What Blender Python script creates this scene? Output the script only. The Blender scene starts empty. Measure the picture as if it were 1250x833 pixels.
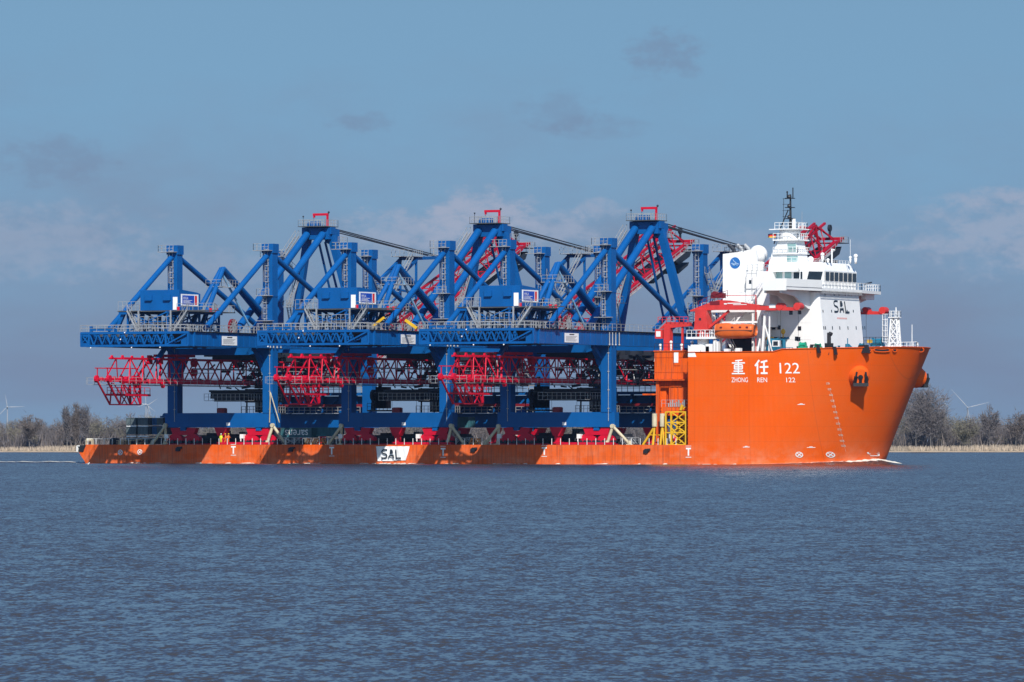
import bpy, math, random
from mathutils import Vector, Matrix, noise as mnoise
rnd = random.Random(7)
R = math.radians
scn = bpy.context.scene

# ------------------------------------------------------------------ camera, sky, sun, exposure
TH = R(27.0); S_, C_ = math.sin(TH), math.cos(TH)
DIST, FPX, HOR, CAMZ = 1000.0, 7300.0, 536.8, 4.0
cam_d = bpy.data.cameras.new('camera')
cam_d.sensor_width = 36.0
cam_d.lens = 36.0 * FPX / 1250.0
cam_d.shift_y = (HOR - 416.5) / 1250.0
cam_d.clip_start = 1.0
cam_d.clip_end = 20000.0
cam = bpy.data.objects.new('camera', cam_d)
scn.collection.objects.link(cam)
cam.location = (DIST * S_, -DIST * C_, CAMZ)
cam.rotation_euler = (R(90), 0, TH)
scn.camera = cam

SKY_TINT = (1.28, 1.43, 1.20)
BANK_COL = (1.44, 1.80, 2.62)
SUN_EL, SUN_AZ = R(40.0), R(34.0)          # azimuth from -Y towards +X
world = bpy.data.worlds.new('World')
scn.world = world
world.use_nodes = True
nt = world.node_tree
nt.nodes.clear()
def N(t, typ, **kw):
    n = t.nodes.new(typ)
    for k, v in kw.items():
        setattr(n, k, v)
    return n
w_out = N(nt, 'ShaderNodeOutputWorld')
w_bg = N(nt, 'ShaderNodeBackground')
w_bg.inputs['Strength'].default_value = 0.112
sky = N(nt, 'ShaderNodeTexSky', sky_type='NISHITA', sun_disc=False)
sky.sun_elevation = SUN_EL
sky.sun_rotation = math.pi - SUN_AZ
sky.air_density = 1.0
sky.dust_density = 0.6
sky.ozone_density = 2.0
tc = N(nt, 'ShaderNodeTexCoord')
# the telephoto view only shows the lowest four degrees of the sky: read the sky model a little higher up
sep = N(nt, 'ShaderNodeSeparateXYZ')
nt.links.new(tc.outputs['Generated'], sep.inputs[0])
mz = N(nt, 'ShaderNodeMath', operation='MULTIPLY_ADD')
mz.inputs[1].default_value = 1.2
mz.inputs[2].default_value = 0.52
mxz = N(nt, 'ShaderNodeMath', operation='MAXIMUM'); mxz.inputs[1].default_value = 0.0
nt.links.new(sep.outputs[2], mxz.inputs[0])
nt.links.new(mxz.outputs[0], mz.inputs[0])
comb = N(nt, 'ShaderNodeCombineXYZ')
nt.links.new(sep.outputs[0], comb.inputs[0]); nt.links.new(sep.outputs[1], comb.inputs[1]); nt.links.new(mz.outputs[0], comb.inputs[2])
nrm = N(nt, 'ShaderNodeVectorMath', operation='NORMALIZE')
nt.links.new(comb.outputs[0], nrm.inputs[0])
nt.links.new(nrm.outputs[0], sky.inputs[0])
# a grey-violet bank of thin cloud low down, a few loose dark shreds and pale tops above it
def wnoise(scale, mp, det=6, ro=.55, off=(0, 0, 0)):
    m_ = N(nt, 'ShaderNodeMapping'); m_.inputs['Scale'].default_value = mp; m_.inputs['Location'].default_value = off
    nt.links.new(tc.outputs['Generated'], m_.inputs[0])
    n_ = N(nt, 'ShaderNodeTexNoise'); n_.inputs['Scale'].default_value = scale; n_.inputs['Detail'].default_value = det; n_.inputs['Roughness'].default_value = ro
    nt.links.new(m_.outputs[0], n_.inputs['Vector']); return n_.outputs['Fac']
def wramp(v, a, b, lo=0., hi=1.):
    r_ = N(nt, 'ShaderNodeMapRange', interpolation_type='SMOOTHSTEP'); r_.inputs['From Min'].default_value = a; r_.inputs['From Max'].default_value = b
    r_.inputs['To Min'].default_value = lo; r_.inputs['To Max'].default_value = hi
    nt.links.new(v, r_.inputs['Value']); return r_.outputs[0]
def wmath(op, a, b):
    x = N(nt, 'ShaderNodeMath', operation=op)
    for k_, q_ in enumerate((a, b)):
        if isinstance(q_, (int, float)): x.inputs[k_].default_value = q_
        else: nt.links.new(q_, x.inputs[k_])
    return x.outputs[0]
def wmix(f, a, col, typ='MIX'):
    x = N(nt, 'ShaderNodeMix', data_type='RGBA', blend_type=typ)
    if isinstance(f, float): x.inputs['Factor'].default_value = f
    else: nt.links.new(f, x.inputs['Factor'])
    nt.links.new(a, x.inputs[6]); x.inputs[7].default_value = (*col, 1)
    return x.outputs[2]
skyc = wmix(1.0, sky.outputs[0], SKY_TINT, 'MULTIPLY')
z_ = sep.outputs[2]
# deeper blue overhead, as behind a polarising filter
skyc = wmix(wramp(z_, .08, .30), skyc, (.46, .68, 1.0), 'MULTIPLY')
# low bank, its upper edge torn by noise
edge = wmath('ADD', z_, wmath('MULTIPLY', wmath('SUBTRACT', wnoise(1.0, (40, 40, 90), 7, .6), .5), .045))
bank = wmath('MULTIPLY', wramp(edge, .066, .010, 0, .92), wramp(wnoise(1.0, (9, 9, 50), 5, .5, (3, 1, 2)), .3, .62, .55, 1.0))
skyc = wmix(bank, skyc, BANK_COL)
# single clouds: dark shreds high up, pale heaps over the middle of the ship and far right
udot = N(nt, 'ShaderNodeVectorMath', operation='DOT_PRODUCT'); udot.inputs[1].default_value = (C_, S_, 0)
nt.links.new(tc.outputs['Generated'], udot.inputs[0]); u_ = udot.outputs['Value']
ragged = wnoise(1.0, (230, 230, 420), 7, .62, (2, 7, 1))
def cloud(u0, z0, su, sz, amount, col, skyc, rag=1.5):
    du = wmath('MULTIPLY', wmath('SUBTRACT', u_, u0), 1/su); dz = wmath('MULTIPLY', wmath('SUBTRACT', z_, z0), 1/sz)
    d = wmath('ADD', wmath('MULTIPLY', du, du), wmath('MULTIPLY', dz, dz))
    d = wmath('ADD', d, wmath('MULTIPLY', wmath('SUBTRACT', .5, ragged), rag*3.0))
    return wmix(wramp(d, 1.3, -.3, 0, amount), skyc, col)
DK = (1.28, 1.72, 2.60)
for a in ((.0253, .0648, .0075, .0042, .5), (-.0245, .0530, .006, .0019, .42), (.008, .0545, .0075, .0035, .32), (-.076, .0465, .010, .0045, .4), (.014, .0520, .009, .0022, .3)):
    skyc = cloud(*a[:4], a[4], DK, skyc)
PL = (2.45, 2.85, 3.75)
for a in ((-.0055, .0372, .0095, .0050, .95), (-.018, .0345, .012, .0042, .7), (.006, .0355, .010, .0034, .7), (.0145, .0385, .0045, .0018, .6), (.084, .0340, .018, .0070, .65), (.082, .0405, .014, .0016, .6), (-.080, .033, .022, .0065, .45), (.045, .032, .02, .004, .35), (-.05, .028, .02, .004, .3)):
    skyc = cloud(*a[:4], a[4], PL, skyc)
nt.links.new(skyc, w_bg.inputs['Color'])
nt.links.new(w_bg.outputs[0], w_out.inputs[0])

sun_d = bpy.data.lights.new('sun', 'SUN')
sun_d.energy = 4.4
sun_d.angle = R(0.5)
sun_d.color = (1.0, 0.95, 0.87)
sun = bpy.data.objects.new('sun', sun_d)
scn.collection.objects.link(sun)
sd = Vector((math.cos(SUN_EL) * math.sin(SUN_AZ), -math.cos(SUN_EL) * math.cos(SUN_AZ), math.sin(SUN_EL)))
sun.rotation_euler = sd.to_track_quat('Z', 'Y').to_euler()
sun.location = (200, -300, 250)

vs = scn.view_settings
vs.view_transform = 'Standard'
vs.look = 'None'
vs.exposure = 0.36
vs.gamma = 1.0
vs.use_curve_mapping = False
scn.cycles.volume_bounces = 1
scn.cycles.max_bounces = 6

# ------------------------------------------------------------------ helpers
def at(px, py, Y):
    """point of the ship's frame on the plane y = Y seen at a place of the photo"""
    k = (px - 625.0) / FPX
    X = (k * (DIST + Y * C_) - Y * S_) / (C_ + k * S_)
    d = DIST - X * S_ + Y * C_
    return Vector((X, Y, (HOR - py) * d / FPX + CAMZ))
def cf(u, w, z=0.0):
    """camera frame: u metres to the right, w metres away from the camera"""
    return Vector((DIST * S_ + u * C_ - w * S_, -DIST * C_ + u * S_ + w * C_, z))
def cpx(px, w, py=None, z=0.0):
    if py is not None: z = (HOR - py) * w / FPX + CAMZ
    return cf((px - 625.0) * w / FPX, w, z)

class MB:
    def __init__(s): s.v = []; s.f = []; s.m = []; s.r = []
    def add(s, vs, fs, m=0):
        o = len(s.v); s.r.append((o, o+len(vs), len(s.f), len(s.f)+len(fs)))
        s.v.extend([tuple(p) for p in vs])
        for f in fs:
            s.f.append(tuple(i + o for i in f)); s.m.append(m)
        return s
    def box(s, x0, x1, y0, y1, z0, z1, m=0):
        if x0 > x1: x0, x1 = x1, x0
        if y0 > y1: y0, y1 = y1, y0
        if z0 > z1: z0, z1 = z1, z0
        v = [(x0,y0,z0),(x1,y0,z0),(x1,y1,z0),(x0,y1,z0),(x0,y0,z1),(x1,y0,z1),(x1,y1,z1),(x0,y1,z1)]
        return s.add(v, [(0,3,2,1),(4,5,6,7),(0,1,5,4),(1,2,6,5),(2,3,7,6),(3,0,4,7)], m)
    def cbox(s, c, sx, sy, sz, m=0):
        return s.box(c[0]-sx/2, c[0]+sx/2, c[1]-sy/2, c[1]+sy/2, c[2]-sz/2, c[2]+sz/2, m)
    def bar(s, p, q, w, h=None, m=0):
        p, q = Vector(p), Vector(q)
        h = h or w
        d = (q - p)
        if d.length < 1e-6: return s
        d.normalize()
        up = Vector((0,0,1)) if abs(d.z) < 0.95 else Vector((1,0,0))
        a = d.cross(up).normalized() * (w/2); b = a.cross(d).normalized() * (h/2)
        v = [p-a-b, p+a-b, p+a+b, p-a+b, q-a-b, q+a-b, q+a+b, q-a+b]
        return s.add(v, [(0,3,2,1),(4,5,6,7),(0,1,5,4),(1,2,6,5),(2,3,7,6),(3,0,4,7)], m)
    def tube(s, p, q, r, n=8, r2=None, m=0, cap=True):
        p, q = Vector(p), Vector(q)
        r2 = r if r2 is None else r2
        d = (q - p)
        if d.length < 1e-6: return s
        d.normalize()
        up = Vector((0,0,1)) if abs(d.z) < 0.95 else Vector((1,0,0))
        a = d.cross(up).normalized(); b = a.cross(d).normalized()
        vs_ = []
        for k in range(n):
            t = 2*math.pi*k/n
            vs_.append(p + (a*math.cos(t) + b*math.sin(t))*r)
        for k in range(n):
            t = 2*math.pi*k/n
            vs_.append(q + (a*math.cos(t) + b*math.sin(t))*r2)
        fs = [(k, k+n, (k+1)%n+n, (k+1)%n) for k in range(n)]
        if cap: fs += [tuple(range(n)), tuple(range(2*n-1, n-1, -1))]
        return s.add(vs_, fs, m)
    def path(s, pts, r, n=6, m=0):
        for a, b in zip(pts[:-1], pts[1:]): s.tube(a, b, r, n, m=m)
        return s
    def prism(s, poly, axis, a, b, m=0):
        """poly of 2-D points extruded along an axis: 'x' -> (y,z), 'y' -> (x,z), 'z' -> (x,y)"""
        def P(p, t):
            return {'x': (t, p[0], p[1]), 'y': (p[0], t, p[1]), 'z': (p[0], p[1], t)}[axis]
        n = len(poly)
        v = [P(p, a) for p in poly] + [P(p, b) for p in poly]
        fs = [tuple(range(n-1, -1, -1)), tuple(range(n, 2*n))] + [(k, (k+1)%n, (k+1)%n+n, k+n) for k in range(n)]
        return s.add(v, fs, m)
    def sphere(s, c, r, n=16, k=10, m=0, sz=1.0):
        v = []; f = []
        for i in range(k+1):
            ph = math.pi*i/k
            for j in range(n):
                t = 2*math.pi*j/n
                v.append((c[0]+r*math.sin(ph)*math.cos(t), c[1]+r*math.sin(ph)*math.sin(t), c[2]+r*sz*math.cos(ph)))
        for i in range(k):
            for j in range(n):
                f.append((i*n+j, (i+1)*n+j, (i+1)*n+(j+1)%n, i*n+(j+1)%n))
        return s.add(v, f, m)
    def warren(s, a0, a1, b0, b1, n, w, x=False, m=0, post=False):
        a0, a1, b0, b1 = map(Vector, (a0, a1, b0, b1))
        for k in range(n):
            t0, t1, tm = k/n, (k+1)/n, (k+.5)/n
            if x:
                s.bar(a0.lerp(a1,t0), b0.lerp(b1,t1), w, m=m); s.bar(b0.lerp(b1,t0), a0.lerp(a1,t1), w, m=m)
            else:
                s.bar(a0.lerp(a1,t0), b0.lerp(b1,tm), w, m=m); s.bar(b0.lerp(b1,tm), a0.lerp(a1,t1), w, m=m)
            if post: s.bar(a0.lerp(a1,t0), b0.lerp(b1,t0), w, m=m)
        return s
    def rail(s, pts, h=1.1, step=1.6, w=0.06, mid=True, m=0):
        pts = [Vector(p) for p in pts]
        for a, b in zip(pts[:-1], pts[1:]):
            L = (b-a).length
            n = max(1, round(L/step))
            for k in range(n+1):
                p = a.lerp(b, k/n)
                s.bar(p, p+Vector((0,0,h)), w, m=m)
            s.bar(a+Vector((0,0,h)), b+Vector((0,0,h)), w, m=m)
            if mid: s.bar(a+Vector((0,0,h*.52)), b+Vector((0,0,h*.52)), w*.8, m=m)
        return s
    def stair(s, p, q, width, n=12, m=0):
        """p foot, q head; width vector"""
        p, q, wv = Vector(p), Vector(q), Vector(width)
        for o in (Vector((0,0,0)), wv):
            s.bar(p+o, q+o, .08, .26, m=m)
            s.bar(p+o+Vector((0,0,1)), q+o+Vector((0,0,1)), .06, m=m)
            for k in range(0, n+1, 3):
                c = p.lerp(q, k/n)+o
                s.bar(c, c+Vector((0,0,1)), .05, m=m)
        for k in range(n):
            c = p.lerp(q, (k+.5)/n)
            s.bar(c, c+wv, .24, .05, m=m)
        return s
    def ladder(s, p, h, side, out, cage=True, m=0):
        p, side, out = Vector(p), Vector(side), Vector(out)
        for o in (-.25, .25):
            s.bar(p+side*o, p+side*o+Vector((0,0,h)), .07, m=m)
        k = 0.3
        while k < h:
            s.bar(p-side*.25+Vector((0,0,k)), p+side*.25+Vector((0,0,k)), .05, m=m); k += .45
        if cage:
            k = 2.2
            while k < h+.8:
                z = Vector((0,0,k))
                ring = [p-side*.38+z, p-side*.38+out*.5+z, p+out*.8+z, p+side*.38+out*.5+z, p+side*.38+z]
                for a, b in zip(ring[:-1], ring[1:]): s.bar(a, b, .06, m=m)
                k += .9
            for o in (p-side*.38+out*.5, p+out*.8, p+side*.38+out*.5):
                s.bar(o+Vector((0,0,2.2)), o+Vector((0,0,h+.6)), .05, m=m)
        return s
    def pieces(s):
        """groups of added shapes that stand well apart from each other"""
        if not s.r or s.r[-1][1] != len(s.v) or len(s.r) > 400: return [s.r]
        bb = []
        for a, b, _, _ in s.r:
            q = s.v[a:b]
            lo = [min(p[i] for p in q) for i in range(3)]; hi = [max(p[i] for p in q) for i in range(3)]
            bb.append((lo, hi, max(hi[i]-lo[i] for i in range(3))))
        par = list(range(len(bb)))
        def root(i):
            while par[i] != i: par[i] = par[par[i]]; i = par[i]
            return i
        for i in range(len(bb)):
            for j in range(i):
                ri, rj = root(i), root(j)
                if ri == rj: continue
                A, B = bb[i], bb[j]
                g = sum(max(0., A[0][k]-B[1][k], B[0][k]-A[1][k])**2 for k in range(3))**.5
                if g <= max(.02, .5*max(A[2], B[2])): par[ri] = rj
        grp = {}
        for i in range(len(bb)): grp.setdefault(root(i), []).append(s.r[i])
        return list(grp.values())
    def build(s, name, mats, parent=None, smooth=False, loc=None):
        if parent:
            gs = s.pieces()
            if 1 < len(gs) <= 24:
                out = None
                for g_ in gs:
                    t_ = MB()
                    for a, b, c, d in g_:
                        o = len(t_.v); t_.v += s.v[a:b]
                        t_.f += [tuple(i-a+o for i in f) for f in s.f[c:d]]; t_.m += s.m[c:d]
                    ob = t_._build(name, mats, parent, smooth, loc)
                    out = out or ob
                return out
        return s._build(name, mats, parent, smooth, loc)
    def _build(s, name, mats, parent=None, smooth=False, loc=None):
        me = bpy.data.meshes.new(name)
        me.from_pydata(s.v, [], s.f)
        if not isinstance(mats, (list, tuple)): mats = [mats]
        for m in mats: me.materials.append(m)
        if len(mats) > 1: me.polygons.foreach_set('material_index', s.m)
        if smooth: me.polygons.foreach_set('use_smooth', [True]*len(s.f))
        me.update()
        ob = bpy.data.objects.new(name, me)
        scn.collection.objects.link(ob)
        if parent: ob.parent = parent
        if loc is not None: ob.location = loc
        return ob

def tag(o, label=None, cat=None, group=None, kind=None):
    for k, v in (('label', label), ('category', cat), ('group', group), ('kind', kind)):
        if v: o[k] = v
    return o
def thing(name, loc, label, cat, group=None, rz=0.0):
    o = bpy.data.objects.new(name, None)
    scn.collection.objects.link(o)
    o.location = loc; o.rotation_euler = (0, 0, rz); o.empty_display_size = .5
    return tag(o, label, cat, group)
def copy_tree(o, parent=None):
    c = o.copy(); scn.collection.objects.link(c)
    if parent: c.parent = parent
    for ch in list(o.children): copy_tree(ch, c)
    return c
def shift(root):
    """parts are written in the frame of the ship: move them back by the root's own place"""
    for ch in root.children: ch.location = Vector(ch.location) - Vector(root.location)

# ------------------------------------------------------------------ materials
def mat(name, col, rough=.5, metal=0.0, var=.12, scale=.6, streak=0.0, streak_col=None, bump=0.0, spec=.5):
    m = bpy.data.materials.new(name); m.use_nodes = True
    t = m.node_tree; b = t.nodes['Principled BSDF']
    b.inputs['Roughness'].default_value = rough
    b.inputs['Metallic'].default_value = metal
    b.inputs['Specular IOR Level'].default_value = spec
    g = N(t, 'ShaderNodeNewGeometry')
    n1 = N(t, 'ShaderNodeTexNoise'); n1.inputs['Scale'].default_value = scale; n1.inputs['Detail'].default_value = 5
    t.links.new(g.outputs['Position'], n1.inputs['Vector'])
    mr = N(t, 'ShaderNodeMapRange'); mr.inputs['From Min'].default_value = .3; mr.inputs['From Max'].default_value = .7
    mr.inputs['To Min'].default_value = 1-var; mr.inputs['To Max'].default_value = 1+var
    t.links.new(n1.outputs['Fac'], mr.inputs['Value'])
    vm = N(t, 'ShaderNodeMix', data_type='RGBA', blend_type='MULTIPLY'); vm.inputs['Factor'].default_value = 1
    vm.inputs[6].default_value = (*col, 1)
    t.links.new(mr.outputs[0], vm.inputs[7])
    last = vm.outputs[2]
    if streak > 0:
        mp = N(t, 'ShaderNodeMapping'); mp.inputs['Scale'].default_value = (1.7, 1.7, .12)
        t.links.new(g.outputs['Position'], mp.inputs[0])
        n2 = N(t, 'ShaderNodeTexNoise'); n2.inputs['Scale'].default_value = 1.0; n2.inputs['Detail'].default_value = 6; n2.inputs['Roughness'].default_value = .65
        t.links.new(mp.outputs[0], n2.inputs['Vector'])
        r2 = N(t, 'ShaderNodeMapRange'); r2.inputs['From Min'].default_value = .52; r2.inputs['From Max'].default_value = .75
        r2.inputs['To Max'].default_value = streak
        t.links.new(n2.outputs['Fac'], r2.inputs['Value'])
        sm = N(t, 'ShaderNodeMix', data_type='RGBA', blend_type='MIX')
        t.links.new(r2.outputs[0], sm.inputs['Factor']); t.links.new(last, sm.inputs[6])
        sm.inputs[7].default_value = (*(streak_col or (.12,.06,.035)), 1)
        last = sm.outputs[2]
    t.links.new(last, b.inputs['Base Color'])
    if bump > 0:
        bn = N(t, 'ShaderNodeBump'); bn.inputs['Strength'].default_value = bump; bn.inputs['Distance'].default_value = .05
        t.links.new(n1.outputs['Fac'], bn.inputs['Height']); t.links.new(bn.outputs[0], b.inputs['Normal'])
    return m

M_BLUE = mat('crane_blue_paint', (.0005, .080, .280), .45, var=.10, scale=.35, streak=.14, streak_col=(.002,.045,.15), spec=.3)
M_RED = mat('crane_red_paint', (.50, .003, .024), .42, var=.12, spec=.3)
M_BOOM = mat('boom_darker_red', (.36, .003, .020), .45, var=.15, spec=.3)  # crane red set darker for the raised boom
M_DRED = mat('dark_red_paint', (.16, .006, .012), .5)
M_GREY = mat('galvanised_steel', (.36, .37, .38), .5, metal=.3, var=.2)
M_DARK = mat('dark_steel', (.016, .020, .030), .55, var=.3)
M_BLACK = mat('black_paint', (.012, .012, .014), .5)
M_CABLE = mat('steel_cable', (.035, .037, .042), .5)
M_WHITE = mat('white_paint', (.77, .77, .76), .38, var=.035, scale=.4, streak=.10, streak_col=(.55,.50,.44))
M_WHITEC = mat('white_clean', (.77, .77, .76), .4, var=.03)
M_SIGNW = mat('sign_white', (.72, .73, .75), .45, var=.04)
M_SIGNB = mat('sign_blue', (.008, .06, .40), .4, var=.03)
M_SIGNR = mat('sign_red', (.62, .02, .02), .4, var=.03)
M_LOGO = mat('logo_dark', (.012, .022, .035), .5, var=.03)
M_CORAL = mat('deck_crane_red', (.56, .035, .028), .42, var=.12, scale=.8, streak=.10, streak_col=(.6,.2,.16))
M_ORANGE = mat('lifeboat_orange', (.66, .125, .02), .35, var=.10, streak=.35, streak_col=(.5,.16,.08))
M_YELLOW = mat('yellow_paint', (.68, .40, .015), .45, var=.12)
M_CREAM = mat('cream_primer', (.52, .46, .32), .6, var=.2, streak=.3, streak_col=(.16,.12,.08))
M_GLASS = mat('window_glass', (.012, .02, .028), .06, var=.25, scale=.5, spec=.8)
M_PGLASS = mat('pale_window', (.22, .36, .36), .15, var=.2)
M_TEAL = mat('teal_paint', (.01, .13, .22), .45, var=.2)
M_GREEN = mat('green_paint', (.01, .28, .16), .45, var=.15)
M_CONT = mat('container_grey_green', (.085, .115, .125), .55, var=.2, streak=.25)
M_CONTB = mat('container_blue', (.015, .09, .22), .5, var=.2, streak=.2)
M_SAR = mat('container_teal', (.025, .12, .15), .55, var=.25, streak=.3)
M_DECK = mat('deck_paint', (.16, .035, .02), .7, var=.3)
M_WOOD = mat('dunnage_wood', (.42, .30, .18), .8, var=.35, scale=2)
M_FRAMEG = mat('grating', (.06, .065, .07), .7, var=.2)

def hull_material(name='hull_orange', dirt=1.0, everywhere=False):
    m = bpy.data.materials.new(name); m.use_nodes = True
    t = m.node_tree; b = t.nodes['Principled BSDF']
    b.inputs['Roughness'].default_value = .5
    b.inputs['Specular IOR Level'].default_value = .15
    g = N(t, 'ShaderNodeNewGeometry')
    pos = g.outputs['Position']
    def noise(scale, vec, det=5, ro=.55, mp=None):
        if mp:
            q = N(t, 'ShaderNodeMapping'); q.inputs['Scale'].default_value = mp
            t.links.new(vec, q.inputs[0]); vec = q.outputs[0]
        n = N(t, 'ShaderNodeTexNoise'); n.inputs['Scale'].default_value = scale; n.inputs['Detail'].default_value = det; n.inputs['Roughness'].default_value = ro
        t.links.new(vec, n.inputs['Vector']); return n.outputs['Fac']
    def ramp(v, a, c, lo=0., hi=1.):
        r = N(t, 'ShaderNodeMapRange'); r.inputs['From Min'].default_value = a; r.inputs['From Max'].default_value = c
        r.inputs['To Min'].default_value = lo; r.inputs['To Max'].default_value = hi
        t.links.new(v, r.inputs['Value']); return r.outputs[0]
    def mix(f, a, col, typ='MIX'):
        x = N(t, 'ShaderNodeMix', data_type='RGBA', blend_type=typ)
        if isinstance(f, float): x.inputs['Factor'].default_value = f
        else: t.links.new(f, x.inputs['Factor'])
        if isinstance(a, tuple): x.inputs[6].default_value = (*a, 1)
        else: t.links.new(a, x.inputs[6])
        if isinstance(col, tuple): x.inputs[7].default_value = (*col, 1)
        else: t.links.new(col, x.inputs[7])
        return x.outputs[2]
    def math_(op, a, c):
        x = N(t, 'ShaderNodeMath', operation=op)
        for i, q in enumerate((a, c)):
            if isinstance(q, (int, float)): x.inputs[i].default_value = q
            else: t.links.new(q, x.inputs[i])
        return x.outputs[0]
    sp = N(t, 'ShaderNodeSeparateXYZ'); t.links.new(pos, sp.inputs[0])
    base = mix(ramp(noise(.10, pos, 6, .6, (1,1,1.6)), .40, .62), (.73, .094, .0015), (.69, .106, .011))
    # sun-faded paint, streaking down the plates
    base = mix(ramp(noise(1., pos, 6, .65, (1.1,1.1,.10)), .50, .78, 0., .24), base, (.66, .14, .045))
    # scuffed strip by the waterline: paint rubbed pale by fenders and ice
    zz = ramp(sp.outputs[2], 4.5, .5, 0., 1.)
    sc = math_('MULTIPLY', zz, ramp(noise(.30, pos, 7, .72, (1,1,1.6)), .42, .64, 0., .6))
    base = mix(sc, base, (.66, .24, .13))
    # weld seams between plates, rust and grime runs
    rust = ramp(noise(1., pos, 8, .72, (2.6,2.6,.13)), .47, .70, 0., .72*dirt)
    low = ramp(sp.outputs[2], 9., 2., 1. if everywhere else .12, 1.)
    rl = math_('MULTIPLY', rust, low)
    if not everywhere: rl = math_('MULTIPLY', rl, ramp(sp.outputs[0], 43., 40., .18, 1.))
    base = mix(rl, base, (.20, .05, .03))
    patch = ramp(noise(.45, pos, 5, .6), .66-.12*(dirt-1), .72, 0., .35*dirt)
    base = mix(math_('MULTIPLY', patch, low), base, (.34, .11, .06))
    sh = math_('FRACT', math_('MULTIPLY', sp.outputs[2], 1/2.45), 0)
    shm = ramp(math_('ABSOLUTE', math_('SUBTRACT', sh, .5), 0), .012, .03, .16, 0.)
    base = mix(shm, base, (.36, .07, .03))
    sv = math_('FRACT', math_('MULTIPLY', sp.outputs[0], 1/9.6), 0)
    svm = ramp(math_('ABSOLUTE', math_('SUBTRACT', sv, .5), 0), .003, .008, .22, 0.)
    base = mix(svm, base, (.30, .06, .03))
    t.links.new(base, b.inputs['Base Color'])
    # frames showing through the plating + dents
    wv = math_('SINE', math_('MULTIPLY', sp.outputs[0], 2*math.pi/.8), 0)
    hh = math_('ADD', math_('MULTIPLY', wv, .18), math_('MULTIPLY', noise(.7, pos, 3), 1.2))
    bn = N(t, 'ShaderNodeBump'); bn.inputs['Strength'].default_value = .35; bn.inputs['Distance'].default_value = .05
    t.links.new(hh, bn.inputs['Height']); t.links.new(bn.outputs[0], b.inputs['Normal'])
    return m
M_HULL = hull_material()
M_CASING = hull_material('casing_orange', 1.35, True)

def water_material():
    """river chop: the tilt of the wavelets is read straight from noise, coarse and fine, so it does not fade out at a grazing view"""
    m = bpy.data.materials.new('river_water'); m.use_nodes = True
    t = m.node_tree; b = t.nodes['Principled BSDF']
    b.inputs['Base Color'].default_value = (.042, .039, .039, 1)
    b.inputs['Roughness'].default_value = .08
    b.inputs['IOR'].default_value = 1.333
    g = N(t, 'ShaderNodeNewGeometry')
    mp = N(t, 'ShaderNodeMapping'); mp.inputs['Rotation'].default_value = (0, 0, -TH)
    t.links.new(g.outputs['Position'], mp.inputs[0])
    acc = None
    for sc, amp, stretch, det in ((.09, .07, (1, .45, 1), 2), (.5, .17, (1, .36, 1), 2), (2.1, .42, (1, .30, 1), 2), (5.8, .62, (1, .26, 1), 2), (12.0, .46, (1, .24, 1), 1)):
        m2 = N(t, 'ShaderNodeMapping'); m2.inputs['Scale'].default_value = stretch
        t.links.new(mp.outputs[0], m2.inputs[0])
        n = N(t, 'ShaderNodeTexNoise'); n.inputs['Scale'].default_value = sc; n.inputs['Detail'].default_value = det; n.inputs['Roughness'].default_value = .5
        t.links.new(m2.outputs[0], n.inputs['Vector'])
        sb = N(t, 'ShaderNodeVectorMath', operation='SUBTRACT'); sb.inputs[1].default_value = (.5, .5, .5)
        t.links.new(n.outputs['Color'], sb.inputs[0])
        ml = N(t, 'ShaderNodeVectorMath', operation='SCALE'); ml.inputs['Scale'].default_value = amp
        t.links.new(sb.outputs[0], ml.inputs[0])
        if acc is None: acc = ml.outputs[0]
        else:
            ad = N(t, 'ShaderNodeVectorMath', operation='ADD'); t.links.new(acc, ad.inputs[0]); t.links.new(ml.outputs[0], ad.inputs[1]); acc = ad.outputs[0]
    # the breeze blows across the river onto the near bank: the lee faces of the wavelets are the steep ones
    sp = N(t, 'ShaderNodeSeparateXYZ'); t.links.new(acc, sp.inputs[0])
    def mm(op, a, c):
        x = N(t, 'ShaderNodeMath', operation=op)
        for k_, q_ in enumerate((a, c)):
            if isinstance(q_, (int, float)): x.inputs[k_].default_value = q_
            else: t.links.new(q_, x.inputs[k_])
        return x.outputs[0]
    # long gentle backs, few steep fronts
    mx_ = N(t, 'ShaderNodeMath', operation='MULTIPLY_ADD'); mx_.inputs[1].default_value = 2.2; mx_.inputs[2].default_value = .05
    t.links.new(mm('POWER', mm('MAXIMUM', mm('ADD', sp.outputs[1], .105), 0.), 1.5), mx_.inputs[0])
    fa = N(t, 'ShaderNodeVectorMath', operation='SCALE'); fa.inputs[0].default_value = (S_, -C_, 0); t.links.new(mx_.outputs[0], fa.inputs['Scale'])
    fb = N(t, 'ShaderNodeVectorMath', operation='SCALE'); fb.inputs[0].default_value = (C_, S_, 0); t.links.new(sp.outputs[0], fb.inputs['Scale'])
    le = N(t, 'ShaderNodeVectorMath', operation='ADD'); t.links.new(fa.outputs[0], le.inputs[0]); t.links.new(fb.outputs[0], le.inputs[1])
    ad = N(t, 'ShaderNodeVectorMath', operation='ADD'); t.links.new(le.outputs[0], ad.inputs[0]); t.links.new(g.outputs['Normal'], ad.inputs[1])
    nn = N(t, 'ShaderNodeVectorMath', operation='NORMALIZE'); t.links.new(ad.outputs[0], nn.inputs[0])
    t.links.new(nn.outputs[0], b.inputs['Normal'])
    return m
M_WATER = water_material()
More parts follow.
